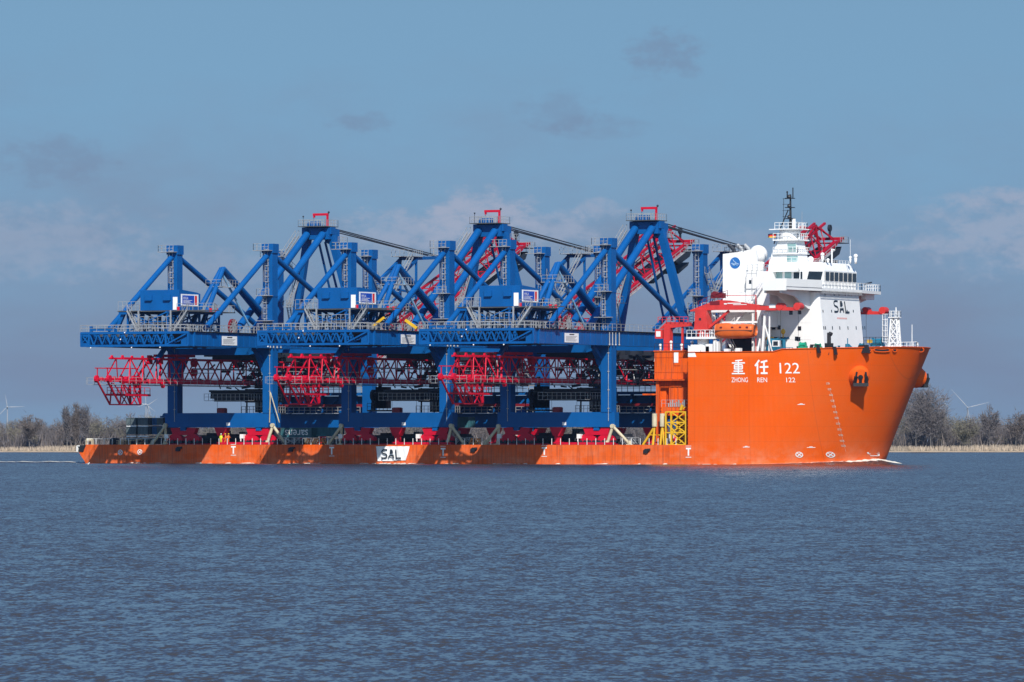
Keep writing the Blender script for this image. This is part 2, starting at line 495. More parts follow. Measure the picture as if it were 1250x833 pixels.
def text_tris(body, size):
    cu = bpy.data.curves.new('t', 'FONT'); cu.body = body; cu.size = size; cu.resolution_u = 4
    ob = bpy.data.objects.new('t', cu); scn.collection.objects.link(ob)
    dg = bpy.context.evaluated_depsgraph_get(); dg.update()
    me = bpy.data.meshes.new_from_object(ob.evaluated_get(dg))
    vs_ = [tuple(v.co) for v in me.vertices]; fs = [tuple(p.vertices) for p in me.polygons]
    bpy.data.objects.remove(ob); bpy.data.curves.remove(cu); bpy.data.meshes.remove(me)
    return vs_, fs
def flat_text(mb, body, mp, size, width=None, m=0):
    vs_, fs = text_tris(body, size)
    x0 = min(v[0] for v in vs_); x1 = max(v[0] for v in vs_)
    k = 1 if width is None else width/(x1-x0)
    mb.add([mp((v[0]-x0)*k, v[1]) for v in vs_], fs, m)
def strokes(mb, segs, mp, w, m=0):
    """2-D brush strokes ((x,y),(x,y)[,w]) laid on a surface by mp(u, v, lift)"""
    for i, sg in enumerate(segs):
        (x0, y0), (x1, y1) = sg[0], sg[1]
        ww = (sg[2] if len(sg) > 2 else w)/2
        d = Vector((x1-x0, y1-y0)); L = d.length; d /= L
        nx, ny = -d.y*ww, d.x*ww
        n = max(1, int(L/.6))
        v = []
        for k in range(n+1):
            cx, cy = x0+(x1-x0)*k/n, y0+(y1-y0)*k/n
            v += [mp(cx+nx, cy+ny, i*.004), mp(cx-nx, cy-ny, i*.004)]
        mb.add(v, [(2*k, 2*k+1, 2*k+3, 2*k+2) for k in range(n)], m)
def logo_strokes(W, H):
    """the three slanted block letters of the owner's sign: S, an A with a cut bar and filled head, L"""
    a = .29*W
    o2, o3 = .365*W, .70*W
    S_pts = [(1.0,.98),(.55,1.0),(.22,.97),(.07,.84),(.07,.68),(.2,.56),(.5,.51),(.78,.46),(.92,.34),(.9,.14),(.74,.03),(.4,.0),(-.05,.02)]
    return [((p[0]*a, p[1]*H), (q[0]*a, q[1]*H)) for p, q in zip(S_pts[:-1], S_pts[1:])] + [
            ((o2+.07*W, .94*H), (o2+.19*W, .94*H)), ((o2+.06*W, .80*H), (o2+.22*W, .80*H), .16*H), ((o2+.055*W, .66*H), (o2+.22*W, .66*H), .16*H), ((o2+.05*W, .56*H), (o2+.18*W, .56*H), .10*H),
            ((o2+.03*W, .27*H), (o2+.24*W, .27*H)), ((o2+.04*W, .3*H), (o2, -.03*H)), ((o2+.22*W, .40*H), (o2+.25*W, -.03*H)),
            ((o3+.03*W, 1.02*H), (o3+.06*W, .0)), ((o3+.02*W, 0), (W, 0))]
# ------------------------------------------------------------------ water and the far bank
SHORE = 1895.0
mb = MB()
us = [-2600, -1200, -500, -250, -120, 0, 120, 250, 500, 1200, 2600]
ws = [-260, 0, 60, 120, 200, 350, 600, 900, 1300, 1700, SHORE + 4]
for w in ws:
    for u in us: mb.v.append(tuple(cf(u, w, 0)))
n = len(us)
for j in range(len(ws)-1):
    for i in range(n-1):
        mb.f.append((j*n+i, j*n+i+1, (j+1)*n+i+1, (j+1)*n+i)); mb.m.append(0)
tag(mb.build('water', M_WATER), kind='structure')

M_LAND = mat('marsh_ground', (.12, .105, .06), .95, var=.3, scale=.05)
M_SAND = mat('bank_sand', (.40, .30, .20), .9, var=.2, scale=.2)
M_REED = mat('dry_reed', (.42, .335, .25), .85, var=.22, scale=.15)
mb = MB()
ws = [SHORE-3, SHORE+5, SHORE+24, SHORE+130, 3000, 4500, 6400]
hz = [-.25, .42, .9, 1.0, 1.0, 1.0, 1.0]
us = [-2600 + 40*k for k in range(131)]
for w, h in zip(ws, hz):
    for u in us:
        jit = 1.6*mnoise.noise((u*.02, w*.1, 3)) if w < SHORE+10 else 0
        mb.v.append(tuple(cf(u, w+jit, h)))
n = len(us)
for j in range(len(ws)-1):
    for i in range(n-1):
        mb.f.append((j*n+i, j*n+i+1, (j+1)*n+i+1, (j+1)*n+i)); mb.m.append(0 if j < 1 else 1)
tag(mb.build('river_bank', [M_SAND, M_LAND]), kind='structure')

# reed belt: thin blades in clumps
mb = MB()
for k in range(30000):
    u = rnd.uniform(-430, 430)
    w = SHORE + 3 + 17*rnd.random()**1.0
    h = (1.0 + .8*max(0, .55+mnoise.noise((u*.035, 0, 9)))) * rnd.uniform(.75, 1.15)
    p = cf(u, w, .35 + (w-SHORE-3)*.03)
    wd = rnd.uniform(.05, .14); a = rnd.uniform(0, math.pi)
    d = Vector((math.cos(a), math.sin(a), 0))*wd
    tip = p + Vector((rnd.uniform(-.3, .3), rnd.uniform(-.3, .3), h))
    mb.add([p-d, p+d, tip+d*.25, tip-d*.25], [(0,1,2,3)])
tag(mb.build('reed_belt', M_REED), kind='stuff')

# bare trees
M_TWIG = [mat('bare_twigs', (.115, .102, .103), .9, var=.3, scale=.08), mat('bare_twigs_brown', (.126, .104, .094), .9, var=.3, scale=.08),
          mat('budding_twigs', (.145, .132, .095), .9, var=.25, scale=.08), mat('tree_bark', (.13, .118, .11), .9, var=.2)]
def tree_twigs(mb, base, h, rad, n, rng, tall=False, m=0, r0=.16):
    """crown of many slender twig blades that fan up and out from a few limbs"""
    limbs = []
    nl = 5 if tall else 7
    for k in range(nl):
        a = rng.uniform(0, 2*math.pi); z0 = h*rng.uniform(.12, .45)
        rr = rad*rng.uniform(.45, .95)*(.6 if tall else 1)
        tip = Vector((math.cos(a)*rr, math.sin(a)*rr, h*rng.uniform(.62, .98)))
        limbs.append((Vector((0,0,z0)), tip))
    limbs.append((Vector((0,0,h*.3)), Vector((rng.uniform(-.3,.3), rng.uniform(-.3,.3), h))))
    for k in range(n):
        a, b = rng.choice(limbs)
        t = rng.random()**.75
        p = a.lerp(b, t) + Vector((rng.gauss(0, rad*.16), rng.gauss(0, rad*.16), rng.gauss(0, h*.04)))
        out = Vector((p.x, p.y, 0))*.5/max(rad, .1)
        d = (Vector((rng.gauss(0,.45), rng.gauss(0,.45), rng.uniform(.5,1.2) if tall else rng.uniform(-.05,1.1))) + out).normalized()
        L = h*rng.uniform(.06, .16)
        w = rng.uniform(.04, .115)
        side = d.cross(Vector((rng.gauss(0,1), rng.gauss(0,1), rng.gauss(0,.3)))).normalized()*w
        if p.z < .2: continue
        q = p + d*L
        mb.add([base+p-side, base+p+side, base+q], [(0,1,2)], m)
    return limbs
def skyline(u):
    """height of the wood's upper edge along the bank"""
    px = u*FPX/1925 + 625
    pts = [(-700,9),(-60,9.5),(10,11),(40,10),(60,9.2),(78,12.5),(105,12.8),(115,11),(150,11),(200,11.5),(300,10.5),(420,12),(620,11),(800,11.5),
           (1060,11),(1095,13),(1110,16.5),(1130,17.6),(1146,16.2),(1156,13),(1170,11.2),(1182,12.2),(1205,12.8),(1222,11),(1250,11.6),(1400,12),(2000,10)]
    for (a, ha), (b, hb_) in zip(pts[:-1], pts[1:]):
        if a <= px <= b: return ha + (hb_-ha)*(px-a)/(b-a)
    return 10
mb = MB()
for k in range(1700):
    u = rnd.uniform(-420, 420)
    w = rnd.uniform(1916, 1990)
    big = rnd.random()
    h = skyline(u)*rnd.uniform(.60, .98)
    if w < 1926: h *= rnd.uniform(.4, .62)
    tree_twigs(mb, cf(u, w, .8), h, h*rnd.uniform(.32, .48), 390, rnd, m=(0 if big < .5 else 1 if big < .82 else 2))
    mb.tube(cf(u, w, .5), cf(u, w, .8+h*.55), .16, 4, .05, m=3, cap=False)
# undergrowth that closes the foot of the wood
for k in range(34000):
    u = rnd.uniform(-420, 420); w = rnd.uniform(1914, 1960)
    p = cf(u, w, .8); h = rnd.uniform(1.5, 7.0)
    d = Vector((rnd.gauss(0,.3), rnd.gauss(0,.3), 1)); sd_ = Vector((rnd.gauss(0,1), rnd.gauss(0,1), 0)).normalized()*rnd.uniform(.12, .35)
    mb.add([p-sd_, p+sd_, p+d*h], [(0,1,2)], rnd.choice((0,0,1)))
tag(mb.build('far_wood', M_TWIG), kind='stuff')

def lone_tree(px, w, h, rad, label, tall=False, n=800, m=0, seed=1):
    rng = random.Random(seed)
    b = cpx(px, w, z=.8)
    t = thing('bare_tree', b, label, 'tree', 'bare trees on the far bank')
    cb = MB(); limbs = tree_twigs(cb, Vector((0,0,0)), h, rad, int(n*1.9), rng, tall)
    cb.build('crown', M_TWIG[m], t)
    tb = MB(); tb.tube((0,0,-.4), (0,0,h*.5), .22, 6, .13); tb.tube((0,0,h*.5), (0,0,h*.9), .13, 6, .04)
    tb.build('trunk', M_TWIG[3], t)
    lb = MB()
    for a, c in limbs: lb.tube(a, c, .09, 5, .025)
    lb.build('limb', M_TWIG[3], t)
for args in [
    (82, 1913, 13.4, 2.4, 'tall slim bare tree at the left end of the clump behind the stern', True, 700, 0, 3),
    (92, 1914, 13.9, 2.6, 'tallest slim bare tree in the middle of the clump behind the stern', True, 800, 1, 4),
    (104, 1913, 13.2, 2.4, 'tall slim bare tree at the right end of the clump nearest the raked stern', True, 700, 0, 5),
    (36, 1912, 10.8, 4.2, 'broad round bare tree on the far bank near the left edge of the photo', False, 900, 1, 6),
    (160, 1913, 10.8, 4.4, 'broad bare tree behind the grey containers, under the twin wind turbines', False, 900, 0, 7),
    (1118, 1913, 18.6, 5.0, 'very tall bare tree with a thin see-through crown just right of the bow', False, 1300, 0, 8),
    (1136, 1914, 19.4, 5.4, 'tallest broad bare tree on the right bank, twigs against the sky', False, 1500, 0, 9),
    (1178, 1911, 9.0, 4.6, 'yellowish budding willow below the white turbine on the right', False, 1000, 2, 10),
    (1208, 1914, 13.6, 3.4, 'upright bare tree on the right bank where the turbine blade points', False, 900, 0, 11),
    (1240, 1912, 11.6, 4.2, 'rounded bare tree at the right edge of the photo', False, 900, 1, 12)]:
    lone_tree(args[0], args[1], args[2], args[3], args[4], args[5], args[6], args[7], args[8])

# wind turbines well behind the wood
M_TURB = mat('turbine_haze_grey', (.28, .30, .33), .4, var=.03)  # distance haze put into the colour: pale turbines greyed to look faint
def turbine(px, py, w, tips, label):
    hub = cpx(px, w, py)
    t = thing('wind_turbine', (hub.x, hub.y, .9), label, 'wind turbine', 'wind turbines far inland')
    H = hub.z - .9
    k = w/FPX
    fwd = Vector((S_, -C_, 0)); right = Vector((C_, S_, 0))
    b = MB(); b.tube((0,0,0), (0,0,H-.6), .8, 14, .4); b.build('tower', M_TURB, t, smooth=False)
    b = MB(); b.bar(-fwd*1.8+Vector((0,0,H)), fwd*1.4+Vector((0,0,H)), 1.0, 1.0); b.build('nacelle', M_TURB, t)
    b = MB(); b.sphere(fwd*1.7+Vector((0,0,H)), .75, 10, 6); b.build('hub', M_TURB, t)
    for tx, ty in tips:
        d = right*((tx-px)*k) + Vector((0,0,-(ty-py)*k))
        side = d.normalized().cross(fwd)
        o = fwd*1.7 + Vector((0,0,H))
        b = MB()
        prof = [(0,.3),(.08,.35),(.22,.62),(.6,.36),(1,.10)]
        v = []; f = []
        for s_, ww in prof:
            c = o + d*s_
            v += [c-side*ww*.35, c+fwd*ww*.16, c+side*ww*.75, c-fwd*ww*.12]
        for q in range(len(prof)-1):
            for e in range(4): f.append((q*4+e, q*4+(e+1)%4, q*4+4+(e+1)%4, q*4+4+e))
        f += [(0,1,2,3), tuple(range(len(v)-1, len(v)-5, -1))]
        b.add(v, f); b.build('blade', M_TURB, t)
turbine(9, 497.0, 5000, [(6.5, 482), (30, 496.5), (-6, 512)], 'white wind turbine at the left edge, one blade lying level to the right')
turbine(178.2, 493.5, 5200, [(177, 478), (168, 497), (190, 503)], 'rear one of two overlapping white turbines left of the blue crane legs, blade straight up')
turbine(180.5, 494.8, 4900, [(192, 487), (185, 508), (169, 492)], 'front one of two overlapping white turbines left of the crane legs, blade aimed up right')
turbine(1153.5, 493.5, 5200, [(1146, 481), (1160.5, 501), (1144.5, 501)], 'small white turbine half hidden by the twigs of the tallest bare tree')
turbine(1181, 497.6, 4900, [(1160.5, 475), (1208, 491), (1186, 526)], 'large white turbine on the right with two long blades in a V above the wood')

# hazy air
hb_ = MB()
HZ = [(-420, -200), (420, -200), (2500, 6300), (-2500, 6300)]
v = [tuple(cf(u, w, -1.5)) for u, w in HZ] + [tuple(cf(u, w, 75)) for u, w in HZ]
hb_.add(v, [(3,2,1,0), (4,5,6,7), (0,1,5,4), (1,2,6,5), (2,3,7,6), (3,0,4,7)])
m = bpy.data.materials.new('haze_air'); m.use_nodes = True
m.node_tree.nodes.clear()
vo = N(m.node_tree, 'ShaderNodeOutputMaterial'); pv = N(m.node_tree, 'ShaderNodeVolumePrincipled')
pv.inputs['Color'].default_value = (.26, .42, .72, 1)
pv.inputs['Density'].default_value = .000032
pv.inputs['Anisotropy'].default_value = .2
m.node_tree.links.new(pv.outputs[0], vo.inputs['Volume'])
HAZE = True
if HAZE: tag(hb_.build('haze', m), kind='stuff')
# ------------------------------------------------------------------ the ship
ship = thing('heavy_lift_ship', (0, 0, 0), 'bright orange heavy-lift ship with white bridge forward and blue cranes on its low deck', 'ship')
DZ = 3.15
def stem_x(z): return 66.2 + 8.1*max(0, z/18.9)**1.06 if z > 0 else 66.2
def x_taper(z): return 48.5 + 7.5*min(1, max(0, z/18.5))
def half(x, z):
    x0, xs = x_taper(z), stem_x(z)
    if x <= x0: return 20.0
    t = min(1, (x-x0)/(xs-x0))
    return 20.0*max(0, 1-t**2.0)**(1/1.75)
def top_z(x):
    if x < 57.2: return 18.06
    if x < 58.4: return 18.06 + .40*(x-57.2)/1.2
    return 18.46 + .5*((x-58.4)/17.0)**1.3
# forward body
zs = [-1.5, 0, .5, 1, 2, 3.15] + [3.15 + (18.06-3.15)*k/16 for k in range(1, 17)]
def wl(z, nn=64):
    x0, xs = x_taper(max(z, 0)), stem_x(max(z, 0))
    xs_l = [42.0, 45, 48]
    for k in range(nn+1):
        a = k/nn*math.pi/2
        xs_l.append(x0 + (xs-x0)*math.sin(a))
    return xs_l
mb = MB()
rows = []
for z in zs + ['top']:
    zz = 18.06 if z == 'top' else z
    xl = wl(zz)
    star = []
    for ix_, x in enumerate(xl):
        if z == 'top':
            zt = top_z(x); xx = wl(zt)[ix_]
            star.append((xx, -half(xx, zt), zt))
        else: star.append((x, -half(x, zz), zz))
    port = [(p[0], -p[1], p[2]) for p in reversed(star[:-1])]
    rows.append(star + port)
n = len(rows[0])
for r in rows: mb.v.extend(r)
for j in range(len(rows)-1):
    for i in range(n-1):
        mb.f.append((j*n+i, j*n+i+1, (j+1)*n+i+1, (j+1)*n+i)); mb.m.append(0)
# castle deck inside the bulwark and aft bulkhead
dk = [(x-.12, -half(x, 17.5)*.985, 17.5) for x in wl(17.5)[3:]]
dk = [(42, -19.7, 17.5)] + dk + [(p[0], -p[1], p[2]) for p in reversed(dk[:-1])] + [(42, 19.7, 17.5)]
mb.add(dk, [tuple(range(len(dk)))], 1)
mb.add([(42, -20, DZ), (42, 20, DZ), (42, 20, 18.06), (42, -20, 18.06)], [(0, 1, 2, 3)], 0)
# low aft body with the raked stern
prof = [(-72.1, 1.95), (-72.1, DZ), ]
sec = [(-72.3, 1.9), (-71.9, 1.2), (-71.3, .5), (-70.9, -.2), (-69, -1.5), (42, -1.5)]
body = [(42.0, DZ), (-70.9, DZ), (-72.0, 2.5)] + sec
v = [(x, -20, z) for x, z in body] + [(x, 20, z) for x, z in body]
k = len(body)
o = len(mb.v)
mb.v.extend(v)
mb.f.append(tuple(o+i for i in range(k))); mb.m.append(0)
mb.f.append(tuple(o+2*k-1-i for i in range(k))); mb.m.append(0)
for i in range(k):
    a, b_ = i, (i+1) % k
    mb.f.append((o+a, o+a+k, o+b_+k, o+b_)); mb.m.append(1 if i == 0 else 0)
hull = mb.build('hull', [M_HULL, M_DECK], ship)
# smooth only the curved bow
for p in hull.data.polygons:
    if len(p.vertices) == 4 and p.index < (len(rows)-1)*(n-1): p.use_smooth = True
def on_hull(X, Z, lift=.03):
    e = .05
    y = -half(X, Z)
    dx = (half(X+e, Z)-half(X-e, Z))/(2*e); dz = (half(X, Z+e)-half(X, Z-e))/(2*e)
    nv = Vector((-dx, -1, -dz)).normalized()
    return Vector((X, y, Z)) + nv*lift, nv
def hpx(px, py):
    """place on the starboard side of the hull seen at a spot of the photo"""
    Y = -20.0
    for _ in range(25):
        p = at(px, py, Y); Y = .5*Y + .5*-half(p.x, p.z)
    return p.x, p.z
# bulwark rim and name
rim = MB()
top = rows[-1]
for a, c in zip(top[:-1], top[1:]): rim.bar((a[0], a[1], a[2]+.04), (c[0], c[1], c[2]+.04), .3, .1)
rim.build('bulwark_rail', M_HULL, ship)
def on_side(px0, py0, lift0=.03):
    X0, Z0 = hpx(px0, py0)
    return lambda u, v_, l=0: tuple(on_hull(X0+u, Z0+v_, lift0+l)[0])
zh = [((.25,.95),(.80,1.0)), ((.0,.80),(1,.80)), ((.2,.67),(.2,.36)), ((.8,.67),(.8,.36)), ((.2,.67),(.8,.67)), ((.2,.52),(.8,.52)), ((.2,.37),(.8,.37)), ((.5,.95),(.5,.04)), ((.14,.21),(.86,.21)), ((0,.04),(1,.04))]
re_ = [((.34,1.0),(.02,.58)), ((.20,.74),(.20,0)), ((.46,.84),(.95,.95)), ((.70,.9),(.70,.08)), ((.38,.50),(1.02,.52)), ((.46,.07),(.96,.07))]
k = 2.25; kx = 2.3
nm = MB(); strokes(nm, [((a[0]*kx, a[1]*k), (c[0]*kx, c[1]*k)) for a, c in zh], on_side(893.5, 457), .215); nm.build('name_character', M_WHITEC, hull)
nm = MB(); strokes(nm, [((a[0]*kx, a[1]*k), (c[0]*kx, c[1]*k)) for a, c in re_], on_side(921.5, 457), .30); nm.build('name_character', M_WHITEC, hull)
def side_text(mb, body, px0, py0, px1, h):
    X0, _ = hpx(px0, py0); X1, _ = hpx(px1, py0)
    s = on_side(px0, py0)
    flat_text(mb, body, lambda u, v_: s(u, v_), h/.72, X1-X0)
for tx in (('122', 952, 456, 976.5, 1.75), ('ZHONG', 893, 466.8, 913, .78), ('REN', 924.5, 466.8, 936.5, .78), ('122', 960, 466.8, 971, .78)):
    nm = MB(); side_text(nm, *tx); nm.build('name_lettering', M_WHITEC, hull)
# tug marks, thruster marks, draught marks
for px, py, sc in ((285, 555.5, 1), (405, 556.5, .9), (541, 558, .9), (664.5, 557, .9), (840.5, 558, 1)):
    t_ = MB(); s = on_side(px, py)
    strokes(t_, [((-.45, 1.35), (.45, 1.35)), ((0, 1.3), (0, .2))], s, .26)
    strokes(t_, [((-.5, -.05), (.5, -.05), .09), ((-.5, 1.75), (.5, 1.75), .07)], s, .1)
    t_.build('tug_mark', M_WHITE, hull)
for px, py in ((147, 552.5), (170.8, 552), (975.5, 555.2), (1013.5, 555.2)):
    t_ = MB(); s = on_side(px, py)
    r_ = .42
    ring = [(r_*math.cos(a*math.pi/6), r_*math.sin(a*math.pi/6)) for a in range(13)]
    strokes(t_, list(zip(ring[:-1], ring[1:])) + [((-.3,-.3),(.3,.3)), ((-.3,.3),(.3,-.3))], s, .12)
    t_.build('thruster_mark', M_WHITE, hull)
t_ = MB(); s = on_side(1062, 556.5); strokes(t_, [((0,.55),(.5,.55)), ((0,.55),(0,.3)), ((0,.3),(.4,.3)), ((.42,.32),(.42,.0)), ((.42,0),(0,0))], s, .1); t_.build('bulb_mark', M_WHITE, hull)
dm = MB()
pts = [(1010.5, 469), (1012.5, 476), (1014.5, 483), (1016.2, 490), (1018, 497), (1019.7, 504), (1021.3, 511), (1023, 518), (1024.8, 525), (1026.4, 532), (1028, 539), (1029.6, 545)]
for px, py in pts:
    s = on_side(px, py); strokes(dm, [((-.22, 0), (.22, 0)), ((-.22, .18), (.2, .2)), ((.15, 0), (.15, .2))], s, .08)
M_MARK = mat('worn_white', (.58, .42, .34), .6, var=.3, scale=3)
dm.build('draught_mark', M_MARK, hull)
dm = MB()
for a, c in zip([(1011.5, 476)] + pts[2:], pts[2:] + [(1031.5, 552)]):
    xa, za = hpx(a[0]+1.2, a[1]); xc, zc = hpx(c[0]+1.2, c[1])
    dm.bar(on_hull(xa, za, .01)[0], on_hull(xc, zc, .01)[0], .03)
dm.build('mark_line', M_MARK, hull)
for px, py, w in ((978, 494, 1.0), (911, 546, 1.1), (990, 546.5, 1.0)):
    sm = MB(); s = on_side(px, py); strokes(sm, [((-w/2, 0), (w/2, .02)), ((-w*.2, .12), (w*.2, .14))], s, .09); sm.build('side_mark', M_WHITE, hull)
# anchor housings with anchors
for sgn in (-1, 1):
    Xa, Za = hpx(1048, 459)
    p, nv = on_hull(Xa, Za, 0); nv = Vector((.60, -.78, -.20)).normalized()
    if sgn > 0: p = Vector((p.x, -p.y, p.z)); nv = Vector((nv.x, -nv.y, nv.z))
    b = MB(); b.tube(p-nv*1.4, p+nv*.5, 1.95, 28, 1.72, cap=False); b.tube(p+nv*.5, p+nv*1.3, 1.72, 28, 1.3)
    ah = b.build('anchor_housing', M_HULL, ship)
    b = MB(); f = p+nv*1.32
    side = nv.cross(Vector((0,0,1))).normalized(); up = side.cross(nv)
    b.tube(f-nv*.2, f+nv*.08, .42, 16); b.tube(f-nv*.3, f+nv*.35, .18, 10)
    b.bar(f-up*1.15-side*1.25+nv*.2, f-up*1.15+side*1.25+nv*.2, .75, .55)
    for q in (-1, 1):
        b.bar(f-up*1.0+side*q*1.0+nv*.25, f+up*.25+side*q*.85+nv*.55, .5, .35); b.bar(f+up*.2+side*q*.85+nv*.5, f+up*.95+side*q*.72+nv*.35, .30, .2)
    b.bar(f-up*1.1+nv*.25, f+nv*.25, .35)
    b.build('anchor', M_BLACK, ah)
# fairleads: openings along the bulwark, low chocks on the side
for px, py, w, h in ((1060, 427.6, .55, .30), (1076.5, 427.4, 1.6, .30), (1092, 427.2, .5, .32), (1121, 427.2, .45, .34)):
    X0, Z0 = hpx(px, py)
    c, nv = on_hull(X0, Z0, .0); sd_ = Vector((0,0,1)).cross(nv).normalized()
    b = MB()
    ring = []
    for k in range(20):
        a = 2*math.pi*k/20
        ring.append((max(-w+h, min(w-h, w*math.cos(a)*1.0)) + h*math.cos(a) if w > .8 else w*math.cos(a), h*math.sin(a)))
    pts_ = [c+sd_*u+Vector((0,0,v_))+nv*.02 for u, v_ in ring]
    b.add(pts_, [tuple(range(20))], 0)
    for q, r in zip(pts_, pts_[1:]+pts_[:1]): b.bar(q, r, .12, .12, m=1)
    b.build('fairlead', [M_BLACK, M_HULL], hull)
for px, py in ((217.5, 549), (355, 549.5), (577.5, 550), (788.5, 551.5)):
    X0, Z0 = hpx(px, py)
    b = MB(); b.cbox((X0, -20.1, Z0), .8, .25, .55); b.tube((X0+.1, -20.3, Z0+.1), (X0+.1, -20.0, Z0+.1), .38, 14); b.box(X0+.4, X0+.8, -20.35, -20.0, Z0+.15, Z0+.5)
    b.build('side_fairlead', M_BLACK, hull)
for px, py0, py1, w in ((990, 420.5, 431, 1.1), (1006.5, 423, 433, .9), (1032.5, 420.5, 430.5, 1.2)):
    p0, p1 = at(px, py0, -19.4), at(px, py1, -19.4)
    b = MB(); hx = half(p0.x, 18.2)
    for q in (-1, 1): b.prism([(p0.x+q*w*.32, p0.z), (p0.x+q*w*.62, p0.z), (p0.x+q*w*.9, p1.z), (p0.x+q*w*.55, p1.z)], 'y', -hx-.28, -hx+.35)
    b.box(p0.x-w*.6, p0.x+w*.6, -hx-.25, -hx+.5, p0.z-.2, p0.z)
    if px > 1020: b.box(p0.x-w*.55, p0.x+w*.55, -hx-.22, -hx+.3, p1.z, p0.z)
    b.build('mooring_roller', M_BLACK, hull)
# railing of the low deck
b = MB()
for k in range(70):
    x = -70.6 + k*1.6
    b.box(x-.04, x+.04, -19.92, -19.84, DZ, DZ+1.05)
b.bar((-70.6, -19.88, DZ+.98), (-66, -19.88, DZ+.98), .05); b.bar((-64, -19.88, DZ+.98), (-58, -19.88, DZ+.98), .05)
b.build('deck_railing', M_WHITE, ship)
b = MB(); b.prism([(-72.4, 1.95), (-71.4, 1.95), (-70.9, DZ-.1), (-72.0, DZ-.1)], 'y', -20.15, -18.6); b.build('stern_fairlead', M_BLACK, ship)
b = MB(); b.box(-72.75, -72.5, -20.1, -18.8, 1.95, 2.9); b.box(-72.7, -71.6, -20.1, -18.8, 2.85, 3.0); b.build('stern_frame', M_WHITE, ship)

# orange casing aft of the castle
b = MB()
x0, x1 = 34.0, 41.7
b.box(x0, x1, -15.8, -6, 13.8, 18.25); b.box(x0+2.6, x1-1.0, -15.75, -6, 7.8, 12.5)
b.box(x0-1.6, x1-.9, -16.9, -15.85, 13.55, 13.75)
b.box(x0+1.8, x1-1.1, -16.9, -15.78, 7.9, 9.3)
b.box(x0+.1, x1, -7.4, -6, DZ, 7.78); b.box(x0+2.4, x1, -14.7, -6, 12.52, 13.78); b.box(x0+.1, x0+2.55, -14.6, -6, 7.85, 13.78); b.box(x0+.6, x0+1.8, -15.2, -14.6, DZ, 12.0); b.box(x0+1.0, x0+1.5, -15.6, -15.2, DZ, 10.4)
b.box(x0+.5, x0+1.0, -16.3, -15.7, DZ, 13.5); b.box(x0-1.9, x0+.6, -16.4, -15.9, 11.2, 11.45)
b.box(x0+3.6, x0+4.6, -15.9, -15.82, 16.0, 16.9)
for q in range(6): b.box(x0+2.9+q*.7, x0+2.98+q*.7, -15.84, -15.76, 9.3, 12.45)
for z in (14.9, 17.3): b.box(x0+.1, x1-.1, -15.86, -15.8, z, z+.08)
b.box(x0-.1, x1+.1, -15.95, -5.9, 18.26, 18.45)
ac = b.build('aft_casing', M_CASING, ship)
b = MB(); d0, d1 = at(822.8, 443, -15.9), at(828, 430.5, -15.9); b.box(d0.x, d1.x, -15.95, -15.82, d0.z, d1.z); b.build('casing_door', M_WHITE, ac)
b = MB(); b.rail([(x0, -15.8, 18.45), (x1, -15.8, 18.45)], step=1.4, w=.06)
b.build('railing', M_DARK, ac)
for q in range(4): b = MB(); b.tube((x0+.6+q*1.9, -14.8, 18.4), (x0+.6+q*1.9, -14.8, 19.2+.5*(q % 2)), .16, 8); b.sphere((x0+.6+q*1.9, -14.8, 19.3+.5*(q % 2)), .27, 8, 5); b.build('casing_vent', M_WHITE, ac)
b = MB()
for k in range(9): b.box(x0+3.0+k*.36, x0+3.2+k*.36, -17.0, -16.9, 9.3, 9.9+.25*(k % 3))
b.rail([(x0+1.8, -16.9, 9.3), (x1-1.1, -16.9, 9.3)], step=.8, w=.06); b.build('casing_railing', M_GREY, ac)

# ---------------- white superstructure
DKZ = 17.55
dh = MB()
A0, A1 = 60.6, 59.5            # front wall leans back
r_ = 1.1
def front(z): return A0 + (A1-A0)*(z-DKZ)/(27.9-DKZ)
ring0, ring1 = [], []
for z, ring in ((DKZ, ring0), (27.9, ring1)):
    xf = front(z)
    ring.append((43.2, -8.3, z))
    for k in range(9):
        a = math.pi/2*k/8
        ring.append((xf-r_+r_*math.sin(a), -8.3+r_-r_*math.cos(a), z))
    ring.append((xf, 8.4, z)); ring.append((43.2, 8.4, z))
k = len(ring0)
dh.add(ring0+ring1, [(i, (i+1) % k, (i+1) % k+k, i+k) for i in range(k)] + [tuple(range(k, 2*k))])
deckhouse = dh.build('deckhouse', M_WHITE, ship)
# front ports in rows, recessed dark slits
fw = MB()
def front_pt(Y, z, lift=.03): return Vector((front(z)+lift, Y, z))
for py, pxs, h in ((359.5, (1007, 1018, 1024, 1031.5, 1036, 1047.5), .42), (380, (1004.5, 1015, 1026, 1034, 1041.5, 1052.5), .42), (400.5, (1005.5, 1007.5, 1016, 1025, 1035, 1045, 1053, 1055.5), .55)):
    for px in pxs:
        Y = 0
        for _ in range(12):
            p = at(px, py, Y); e = front(p.z)-p.x; Y -= e*C_/S_ * -1 * -1 if False else 0
            kk = (px-625)/FPX; Y = (kk*(DIST-front(p.z)*S_)-front(p.z)*C_)/(S_-kk*C_)
        z = at(px, py, Y).z
        fw.add([front_pt(Y-.16, z-h/2), front_pt(Y+.16, z-h/2), front_pt(Y+.16, z+h/2), front_pt(Y-.16, z+h/2)], [(0,1,2,3)])
fw.build('front_window', M_GLASS, deckhouse)
sw = MB()
for px, py in ((942, 382), (965.5, 382), (976, 381.5), (976, 401), (944.5, 400), (951, 400), (965.5, 362), (935, 400), (975, 414), (972.5, 413.5)):
    p = at(px, py, -8.33)
    if p.x > 59.2: continue
    sw.box(p.x-.3, p.x+.3, -8.36, -8.31, p.z-.33, p.z+.33)
sw.build('side_window', M_GLASS, deckhouse)
lg = MB()
def fmap(u, v_, l=0): return tuple(front_pt(u, v_, .03+l))
kk = (1019.5-625)/FPX; Yl = (kk*(DIST-60*S_)-60*C_)/(S_-kk*C_)
